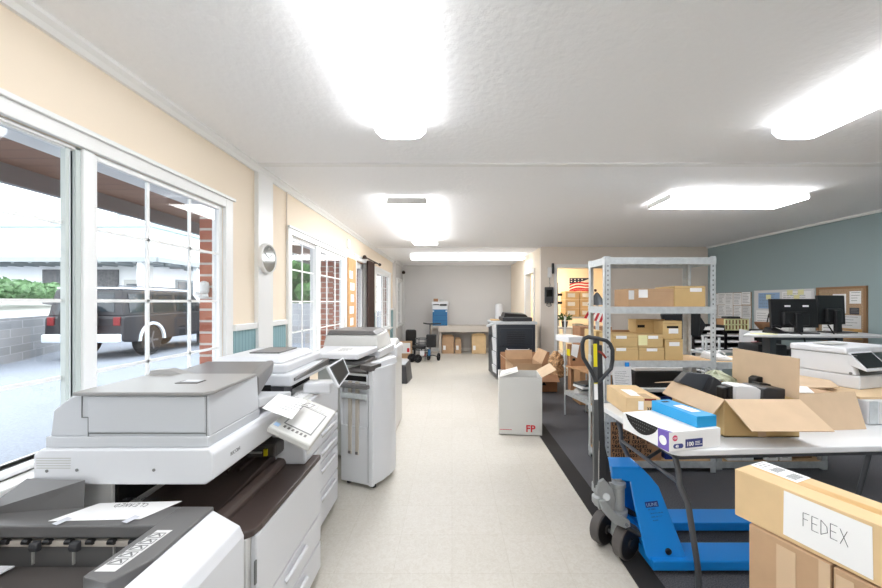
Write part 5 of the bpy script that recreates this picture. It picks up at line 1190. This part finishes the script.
# ============================================================ MIDDLE AND FAR BACK
FB = carton('white_carton', 'tall white open carton with red logo standing at the carpet edge', (.738, 3.926), .445, .42, .60, R(-6), 0.009, 'plastic_offwhite', 'cardboard_pale',
    {'r': (.17, 60, (0,0))})
for o in FB.children:
    if o.name.startswith('flap'): pass
MB().text('FP', .10, frame_m((.055,-.2112,.035),(1,0,0),(0,0,1)), bold=.0025).build('logo', 'red_mark', FB, **k)
mb = MB(); scribble(mb, frame_m((-.21,-.2112,.045),(1,0,0),(0,0,1)), .17, .012, 1, .006, 4); mb.build('small_print', 'red_mark', FB, **k)
FBi = (Matrix.Translation(FB.location) @ Matrix.Rotation(R(-6),4,'Z')).inverted()
MB().slab([FBi @ p for p in (W(499,377.5,3.75),W(518,371.5,3.78),W(517,366.5,4.08),W(501,371,4.08))], .004).build('flap', 'plastic_offwhite', FB, local=True)
paper_thing('packing_slip', [W(502,374.5,3.82)+Vector((0,0,.004)),W(513,371.3,3.84)+Vector((0,0,.004)),W(513,368.6,4.0)+Vector((0,0,.006)),W(503,371.8,4.0)+Vector((0,0,.006))], 'white packing slip with red mark on the left flap of the white carton', 'paper', write=lambda mb, M, w, h: scribble(mb, M @ Matrix.Translation((w*.3,h*.35,0)), w*.4, h*.25, 3, .008, 8), wm='red_mark')
carton('brown_carton', 'open brown carton directly behind the tall white carton', (.95, 4.75), .38, .42, .60, R(4), 0.009, 'cardboard', 'cardboard', {'r': (.17, 25, (0,-.05)), 'b': (.12, 10, (0,0)), 'l': (.1, 50, (0,0))})
LC = carton('large_carton', 'large brown carton with handling symbols right of the white carton on the carpet', (1.22, 5.70), .82, .40, .26, 0, 0.009, 'cardboard_brown', 'cardboard_brown', {'b': (.30, 6, (0,0)), 'f': (.16, 120, (0,0))})
mb = MB()
for i in range(3): mb.box(.02+.06*i,.03+.06*i,-.2012,-.2,.06,.17)
mb.prism([(.16,-.2012,.10),(.20,-.2012,.17),(.24,-.2012,.10)], (0,.001,0)).lathe([(.02,0),(.02,.001)], (.11,-.2002,.16), (0,-1,0), 12); mb.build('handling_symbol', 'ink_black', LC, **k)
t = thing('crumpled_paper', 'bundle of crumpled brown kraft paper stuffed in the large carton beside the cart', 'packing paper', (1.66, 5.62, .2))
mb = MB(); mb.ball((1.64,5.60,.46), .14, .8,.9,1.1, .18, 3); mb.ball((1.68,5.60,.31), .12, 1,.9,.9, .2, 3); mb.build('wad', 'kraft_crumple', t)
MB().hexa([(1.74,5.56,.40),(1.92,5.56,.36),(1.92,5.7,.36),(1.74,5.7,.40),(1.70,5.56,.58),(1.84,5.56,.57),(1.84,5.7,.57),(1.70,5.7,.58)]).build('white_wrap', 'paper_grey', t, bevel=.01)
# wire cart
Cx = thing('wire_cart', 'narrow metal cart with white top tray and loaded lower shelf left of the jack handle', 'cart', (1.40, 4.40, 0), R(13), local=True)
for x, y in ((0,0),(.0,-.60),(.30,0),(.30,-.60)): MB().tube([(x,y,.006),(x,y,1.22 if (x,y)==(0,0) else 1.0)], .011, 8).build('post', 'galvanised', Cx, smooth=True, **k)
MB().box(-.13,.06,-.30,.0,.93,1.0).build('top_tray', 'plastic_white', Cx, bevel=.006, **k)
MB().box(0,.30,-.6,0,.29,.31).box(0,.30,-.605,-.595,.26,.31).box(-.005,.005,-.6,0,.26,.31).build('lower_shelf', 'galvanised', Cx, **k)
MB().box(0,.30,-.6,0,.60,.615).build('middle_shelf', 'cardboard_inner', Cx, **k)
Cm = Matrix.Translation(Cx.location) @ Matrix.Rotation(R(13),4,'Z')
for i in range(5):
    c = Cm @ Vector((.16+.02*(i%3), -.2-.03*(i%2), .311+.026*i)); h = .024
    t = thing('magazine_pile', 'magazine %s in the pile on the cart lower shelf' % ['at the very bottom','second from the bottom','in the middle','second from the top','on top'][i], 'magazine', c, R(-20+11*i), local=True)
    MB().box(-.13,.13,-.1,.1,0,h).build('cover', ['paper_grey','plastic_greige','steel_dark','paper','steel_dark'][i], t, bevel=.003, **k)
t = thing('folded_carton', 'flat brown carton leaning on the cart above the magazine pile', 'carton', Cm @ Vector((.1,-.05,.32)), R(13), local=True)
MB().box(-.07,.22,-.02,.05,.295,.56).build('panel', 'cardboard_brown', t, bevel=.004, **k)
for z in (.36,.47): MB().box(-.04,-.0,-.0215,-.02,z,z+.03).build('hand_hole', 'black_void', t, **k)
MB().box(-.078,-.07,-.02,.05,.42,.50).build('yellow_tape', 'label_yellow', t, **k)
MB().box(-.06,-.02,-.02,.05,.0,.295).build('support', 'cardboard_brown', t, **k)
tag(MB().hexa([W(572,344,4.0),W(579.5,345,4.0),W(579.5,345,4.01),W(572,344,4.01),W(571,355,4.0),W(577,358,4.0),W(577,358,4.01),W(571,355,4.01)]).build('hanging_tag', 'paper'), 'white paper hanging beside the jack handle at the cart', 'paper')
t = thing('book_stack', 'white and pale blue boxed stack just left of the jack mast', 'stack', (1.62, 3.95, .62)); MB().box(1.53,1.74,3.78,3.98,.62,.69).build('lower_box', 'paper', t, bevel=.003); MB().box(1.54,1.73,3.79,3.97,.69,.73).build('upper_box', 'label_blue_pale', t, bevel=.003)
# black copier beyond
K = thing('black_copier', 'large black office copier with white left edge standing before the alcove', 'copier', (1.15, 6.75, 0))
MB().hexa([(.81,6.37,.03),(1.50,6.37,.03),(1.50,7.05,.03),(.72,7.05,.03),(.81,6.37,1.0),(1.50,6.37,1.0),(1.50,7.05,1.0),(.72,7.05,1.0)]).build('body', 'copier_black', K, bevel=.02)
MB().hexa([(.79,6.36,.995),(1.53,6.36,.995),(1.53,7.06,.995),(.70,7.06,.995),(.79,6.36,1.045),(1.53,6.36,1.045),(1.53,7.06,1.045),(.70,7.06,1.045)]).build('top_deck', 'plastic_cool', K, bevel=.01)
MB().box(.92,1.46,6.45,7.0,1.045,1.12).build('scanner', 'plastic_charcoal', K, bevel=.015)
MB().hexa([(.95,6.5,1.12),(1.40,6.5,1.12),(1.40,6.95,1.12),(.95,6.95,1.12),(.98,6.55,1.2),(1.36,6.55,1.17),(1.36,6.9,1.19),(.98,6.9,1.21)]).build('document_feeder', 'plastic_black', K, bevel=.012)
for z0, z1 in ((.62,.93),(.12,.30),(.34,.50)): MB().box(.86,1.44,6.355,6.372,z0,z1).build('panel', 'copier_black', K, bevel=.006)
for j in range(6): MB().box(.98,1.3,6.350,6.356,.66+.04*j,.672+.04*j).build('vent', 'plastic_black', K)
MB().tube([(.98,6.36,.56),(1.0,6.33,.545),(1.36,6.33,.545),(1.38,6.36,.56)], .012, 8).build('handle', 'plastic_cool', K, smooth=True)
for z0, z1 in ((.75,.99),(.5,.74),(.25,.49),(.10,.24)): MB().hexa([(.765,6.66,z0),(.80,6.42,z0),(.806,6.42,z0),(.775,6.66,z0),(.745,6.66,z1),(.78,6.42,z1),(.80,6.42,z1),(.77,6.66,z1)]).build('white_side_cover', 'plastic_white', K)
MB().hexa([(.66,6.60,.93),(.80,6.44,1.0),(.80,6.80,1.0),(.66,6.80,.93),(.66,6.60,.96),(.80,6.44,1.03),(.80,6.80,1.03),(.66,6.80,.96)]).build('side_tray', 'plastic_cool', K)
for x in (.86,1.44):
    for y in (6.45,6.98): MB().cyl((x,y,0),(x,y,.035),.03,n=10).build('castor', 'plastic_black', K)
t = thing('paper_tray', 'flat tan item lying on the rear of the black copier', 'tray', (.80,6.9,1.046)); MB().box(.74,.90,6.72,6.95,1.046,1.07).build('pad', 'cardboard_gold', t)
# far alcove: bench along the back wall
BE = thing('wall_bench', 'long grey work bench along the far back wall', 'bench', (.5, 9.8, 0))
MB().box(-.36,1.66,9.45,10.08,.72,.76).build('bench_top', 'bench_grey', BE); MB().box(-.36,1.66,9.45,9.47,.60,.72).build('apron', 'bench_grey', BE)
for x in (-.34,1.6): MB().box(x,x+.05,9.5,9.55,0,.6).box(x,x+.05,10.0,10.05,0,.72).build('leg', 'bench_grey', BE)
BC = thing('blue_copier', 'small white and blue copier on the left end of the far bench', 'copier', (-.32, 9.75, .76))
MB().box(-.525,-.12,9.5,9.95,.76,1.34).build('body', 'plastic_white', BC, bevel=.012)
MB().box(-.52,-.125,9.485,9.502,.77,1.20).build('front_door', 'copier_blue', BC, bevel=.006)
for z in (.90,1.04): MB().box(-.52,-.125,9.482,9.486,z,z+.006).build('drawer_gap', 'jack_navy', BC)
MB().box(-.54,-.10,9.49,9.95,1.31,1.41).build('scanner_lid', 'plastic_white', BC, bevel=.01); MB().box(-.32,-.14,9.47,9.49,1.30,1.345).build('panel', 'plastic_black', BC); MB().box(-.50,-.34,9.47,9.49,1.325,1.345).build('grip', 'plastic_charcoal', BC)
for x in (-.5,-.15): MB().box(x-.02,x+.02,9.482,9.486,1.14,1.17).build('label', 'paper', BC)
MB().box(-.60,-.365,9.5,9.95,.72,.757).build('side_shelf', 'bench_grey', BE)
MB().box(-.59,-.55,9.52,9.56,0,.72).build('leg', 'bench_grey', BE)
tag(MB().box(-.50,-.38,9.6,9.75,1.412,1.49).build('small_parcel', 'cardboard_brown', bevel=.006), 'small brown parcel on top of the blue copier', 'parcel')
tag(MB().box(-.34,-.22,9.6,9.75,1.412,1.47).build('small_parcel', 'plastic_greige', bevel=.01), 'small grey object beside the parcel on the blue copier', 'parcel')
t = thing('white_canister', 'round white canister on the far bench behind the black copier', 'canister', (1.29, 9.75, .76)); MB().lathe([(.10,0),(.11,.02),(.11,.55),(.09,.58),(.05,.6)], (1.29,9.75,.76), (0,0,1), 24).build('drum', 'plastic_white', t, smooth=True)
for (x0, x1, y, z1, m, lb_) in ((-.27,.05,9.62,.47,'cardboard','left one of two brown boxes on the floor under the far bench'),(.08,.25,9.62,.40,'cardboard','right one of two brown boxes on the floor under the far bench'),(.54,.92,9.6,.50,'cardboard_gold','orange-tan box under the far bench beside the black copier')):
    t = thing('floor_box', lb_, 'box', ((x0+x1)/2, y+.15, 0)); MB().box(x0,x1,y,y+.3,0,z1).build('body', m, t, bevel=.004); MB().box(x0+.03,x0+.10,y-.002,y,.1,.22).build('label', 'paper', t)
    MB().slab([(x0,y,z1),(x1-.03,y,z1),(x1-.05,y-.08,z1+.05),(x0+.02,y-.08,z1+.05)], .004).build('flap', m, t)
t = thing('knee_scooter', 'black knee scooter with four wheels parked in the far aisle', 'scooter', (-.6, 8.4, 0))
for x, y, r in ((-.935,8.25,.10),(-.79,8.2,.095),(-.56,8.55,.085),(-.32,8.5,.09)):
    w = MB().lathe([(r-.03,-.018),(r,-.018),(r,.018),(r-.03,.018),(r-.03,-.018)], (x,y,r), (.35 if x < -.7 else 1,-1 if x < -.7 else -.3,0), 24).build('wheel', 'tyre', t, smooth=True)
    mb = MB()
    for j in range(3):
        a = j*1.047; d_ = Vector((math.cos(a)*(1 if x < -.7 else .3),math.cos(a)*(.35 if x < -.7 else 1),math.sin(a)))*(r-.02); mb.tube([Vector((x,y,r))-d_, Vector((x,y,r))+d_], .007, 6)
    mb.build('spokes', 'plastic_charcoal', w)
MB().tube([(-.935,8.27,.1),(-.79,8.22,.1),(-.70,8.4,.19),(-.55,8.45,.19)], .016, 8).build('frame', 'mast_dark', t, smooth=True)
MB().tube([(-.58,8.5,.10),(-.45,8.48,.13),(-.32,8.48,.09)], .014, 8).build('rear_axle', 'mast_dark', t, smooth=True)
MB().tube([(-.52,8.42,.15),(-.52,8.42,.88)], .016, 8).build('steering_post', 'mast_dark', t, smooth=True)
MB().tube([(-.68,8.40,.90),(-.58,8.42,.88),(-.42,8.42,.88),(-.26,8.42,.885)], .016, 8).build('handlebar', 'plastic_black', t, smooth=True)
MB().box(-.60,-.37,8.26,8.38,.34,.64).build('basket', 'plastic_black', t, bevel=.02)
MB().box(-.95,-.62,8.35,8.5,.30,.37).build('knee_pad', 'plastic_black', t, bevel=.03); MB().tube([(-.72,8.42,.18),(-.72,8.42,.31)], .016, 8).build('pad_post', 'mast_dark', t)
MB().box(-.74,-.64,8.2,8.25,.16,.27).build('white_part', 'plastic_white', t, bevel=.01); MB().box(-.56,-.50,8.2,8.25,.16,.30).build('blue_part', 'copier_blue', t, bevel=.01)
MB().box(-.66,-.60,8.21,8.26,.14,.20).build('red_part', 'lamp_red', t, bevel=.01)
t = thing('black_armchair', 'black chair with rounded back at the far left corner', 'chair', (-1.1, 9.5, 0)); MB().box(-1.25,-.96,9.5,9.6,.18,.66).build('backrest', 'plastic_black', t, bevel=.05); MB().box(-1.25,-.93,9.15,9.5,.16,.24).build('seat', 'plastic_black', t, bevel=.03)
for x in (-1.2,-.98):
    for y in (9.2,9.45): MB().tube([(x,y,0),(x,y,.17)], .015, 8).build('leg', 'plastic_black', t)
t = thing('red_marked_box', 'white and brown box with red print before the black chair in the far corner', 'box', (-1.15, 9.0, 0)); MB().box(-1.33,-1.01,8.85,9.05,0.0,.41).build('body', 'cardboard', t, bevel=.004); MB().box(-1.28,-1.04,8.846,8.85,.12,.38).build('label', 'paper', t); MB().box(-1.12,-1.06,8.842,8.846,.15,.25).build('print', 'red_mark', t)
t = thing('wire_bin', 'clutter of grey wire hoops between the black chair and scooter', 'bin', (-.75,8.5,0))
for z in (.1,.25,.4,.52): MB().tube([(-.72+.16*math.cos(a*.524),8.55+.16*math.sin(a*.524),z) for a in range(12)], .01, 6, closed=True).build('hoop', 'steel_dark', t)
for j in range(6): a = j*1.047; MB().tube([(-.72+.16*math.cos(a),8.55+.16*math.sin(a),0),(-.72+.16*math.cos(a),8.55+.16*math.sin(a),.52)], .006, 6).build('rod', 'steel_dark', t)
# room beyond the doorway
t = thing('flag_poster', 'poster of a waving American flag on the warm wall beyond the doorway', 'poster', (3.35,10.05,1.6))
x0, x1, z0, z1 = 3.33, 3.95, 1.63, 2.08
MB().box(x0,x1,10.07,10.078,z0,z1).build('sheet', 'flag_white', t)
mb = MB()
def wave(x): return .035*math.sin((x-x0)/(x1-x0)*5.2)
for s in range(4):
    zt = z1-.20-.08*s
    if s == 3: zt += .03
    up, dn = [], []
    for i in range(13):
        x = x0+(x1-x0)*i/12; zz = zt+wave(x)+.10*(i/12); up.append((x,10.066,min(z1,max(z0,zz+.022)))); dn.append((x,10.066,min(z1,max(z0,zz-.022))))
    mb.prism(up+dn[::-1], (0,.003,0))
mb.build('red_stripe', 'flag_red', t); MB().hexa([(x0,10.062,z1-.16),(x0+.36,10.062,z1-.10),(x0+.36,10.066,z1-.10),(x0,10.066,z1-.16),(x0,10.062,z1),(x1-.0,10.062,z1),(x1-.0,10.066,z1),(x0,10.066,z1)]).build('blue_field', 'flag_navy', t)
mb = MB()
for i in range(4):
    for j in range(2): mb.box(x0+.04+.1*i,x0+.07+.1*i,10.059,10.062,z1-.05-.06*j,z1-.025-.06*j)
mb.build('stars', 'flag_white', t)
rows = ['bottom','middle','top']
for r_ in range(3):
    for c_ in range(2):
        x = 2.62+.34*c_; z = 1.06+.20*r_
        t = thing('storage_box', '%s %s orange-tan box in the stack beyond the doorway' % (rows[r_], ['left','right'][c_]), 'box', (x+.16, 8.3, z)); MB().box(x,x+.32,8.2,8.55,z,z+.19).build('body', 'cardboard_gold', t, bevel=.004); MB().box(x+.05,x+.22,8.197,8.2,z+.05,z+.14).build('label', 'paper', t)
t = thing('storage_rack', 'pale rack full of supplies carrying the orange-tan boxes beyond the doorway', 'shelf', (2.95,8.4,0))
for z in (.2,.6,1.02): MB().box(2.55,3.35,8.15,8.6,z,z+.035).build('shelf', 'plastic_white', t)
for x in (2.55,3.31):
    for y in (8.15,8.56): MB().box(x,x+.04,y,y+.04,0,1.02).build('post', 'galvanised', t)
for i, (x, z, w_, h_, m, lb_) in enumerate(((2.62,.635,.18,.2,'paper','white packet at left on the upper rack shelf beyond the doorway'),(2.84,.635,.2,.26,'plastic_greige','grey packet in the middle of the upper rack shelf beyond the doorway'),(3.08,.635,.2,.22,'leaf_dark','green packet at right on the upper rack shelf beyond the doorway'))):
    t = thing('packet', lb_, 'packet', (x+w_/2, 8.3, z)); MB().box(x,x+w_,8.2,8.4,z,z+h_).build('body', m, t, bevel=.01)
t = thing('potted_plant', 'small dark potted plant on the desk just inside the doorway', 'plant', (2.35,7.4,.95)); MB().lathe([(.05,0),(.07,.12),(.06,.12)], (2.35,7.4,.88), (0,0,1), 16).build('pot', 'plastic_charcoal', t, smooth=True)
mb = MB()
for i in range(70):
    d_ = Vector((rr.gauss(0,1),rr.gauss(0,1),abs(rr.gauss(0,1)))).normalized(); c = Vector((2.35,7.4,1.02))+d_*rr.uniform(.04,.16); e = d_.orthogonal().normalized()*.022; f_ = d_*.04
    mb.bm.faces.new([mb.bm.verts.new(p) for p in (c-f_, c+e, c+f_, c-e)])
mb.build('foliage', 'leaf_dark', t)
t = thing('desk', 'pale desk just inside the doorway under the potted plant', 'desk', (2.35,7.4,0)); MB().box(2.0,2.6,7.2,7.6,.85,.88).build('desktop', 'plastic_white', t)
for x in (2.02,2.55):
    for y in (7.22,7.55): MB().box(x,x+.03,y,y+.03,0,.85).build('leg', 'galvanised', t)
t = thing('green_can', 'dark green can on the left of the desk inside the doorway', 'can', (2.12,7.35,.88)); MB().cyl((2.12,7.35,.88),(2.12,7.35,1.03),.05).build('can', 'leaf_dark', t, smooth=True)
t = thing('coat_rack', 'dark brown board with black hooks on the left wall beyond the doorway', 'coat rack', (1.79,6.95,.9)); MB().box(2.02,2.09,7.0,7.03,.0,1.78).build('board', 'curtain_brown', t)
for z in (1.36,1.52): MB().box(2.09,2.17,6.98,7.03,z,z+.05).build('hook', 'plastic_black', t, bevel=.01)
t = thing('pointed_hat', 'grey pointed hat-shaped object with a small knob seen between the shelf posts', 'ornament', (1.95,4.5,1.34))
c = W(597,305,4.5); MB().lathe([(.115,0),(.02,.15),(.01,.16)], c, (0,0,1), 24).build('cone', 'steel_dark', t, smooth=True); MB().ball(c+Vector((-.02,0,.185)), .018).build('knob', 'curtain_brown', t)
MB().tube([Vector((c.x,c.y,.006)), c], .018, 8).build('pole', 'galvanised', t, smooth=True); MB().lathe([(.16,0),(.16,.02),(.02,.04)], (c.x,c.y,.006), (0,0,1), 24).build('base', 'steel_dark', t)
t = thing('striped_flag', 'red and white striped flag hanging at a slant beside the shelf post', 'flag', (1.9,4.3,1.1))
A0, A1, B0, B1 = W(587,309,4.3), W(606,311,4.3), W(584,318,4.3), W(604,323,4.3)
for j in range(8):
    a, b = j/8, (j+1)/8
    MB().slab([B0.lerp(B1,a),B0.lerp(B1,b),A0.lerp(A1,min(1,b+.12)),A0.lerp(A1,min(1,a+.12))], .004).build('stripe', 'flag_red' if j % 2 == 0 else 'flag_white', t)
MB().tube([W(599,311,4.32),W(598,345,4.32),Vector((W(598,345,4.32).x,4.32,.006))], .008, 8).build('stick', 'galvanised', t, smooth=True)
t = thing('brown_box', 'brown box behind the left shelf post below the striped flag', 'box', (1.95,4.9,.75)); a, b = W(580,347,4.8), W(612,327,4.8); MB().box(a.x,b.x,4.8,5.1,a.z,b.z).build('body', 'cardboard_brown', t, bevel=.004); MB().box(a.x,b.x,4.8,5.1,.006,a.z-.002).build('lower_box', 'cardboard_inner', t, bevel=.004)

# ============================================================ CAMERA, SKY
cam = bpy.data.cameras.new('camera'); co = bpy.data.objects.new('camera', cam); COL.objects.link(co)
co.location = (0,0,HC); co.rotation_euler = (R(90),0,0); cam.sensor_width = 36; cam.lens = F/882*36
cam.shift_x = -(U0-441)/882; cam.shift_y = (V0-294)/882; cam.clip_start = .02; cam.clip_end = 200
scene.camera = co
w = bpy.data.worlds.new('sky'); scene.world = w; w.use_nodes = True
bg = w.node_tree.nodes['Background']; bg.inputs[0].default_value = (.94,.97,1,1); bg.inputs[1].default_value = 3.9
scene.view_settings.view_transform = 'Standard'; scene.view_settings.look = 'None'; scene.view_settings.gamma = 1; scene.view_settings.use_curve_mapping = False
scene.view_settings.exposure = 0.56
GR = {'ceiling_light': 'long lights on the ceiling', 'toner_box': 'white toner boxes on the lowest shelf', 'letter_tray': 'black letter trays stacked on the desk',
      'magazine_pile': 'magazines piled on the cart', 'monitor': 'black monitors on the high desk', 'brick_pillar': 'brick pillars of the porch', 'floor_box': 'boxes under the far bench',
      'shipping_carton': 'tan cartons under the long box', 'packet': 'packets on the back room rack', 'monitor_cable': 'cables drooping from the monitors'}
for o in bpy.data.objects:
    if o.get('_l'): del o['_l']
    if o.parent is None and 'label' in o and 'group' not in o:
        b_ = o.name.split('.')[0]
        if b_ in GR: o['group'] = GR[b_]
        elif b_ == 'storage_box': o['group'] = 'orange-tan boxes beyond the doorway' if 'doorway' in o['label'] else 'tan boxes on the shelving unit'
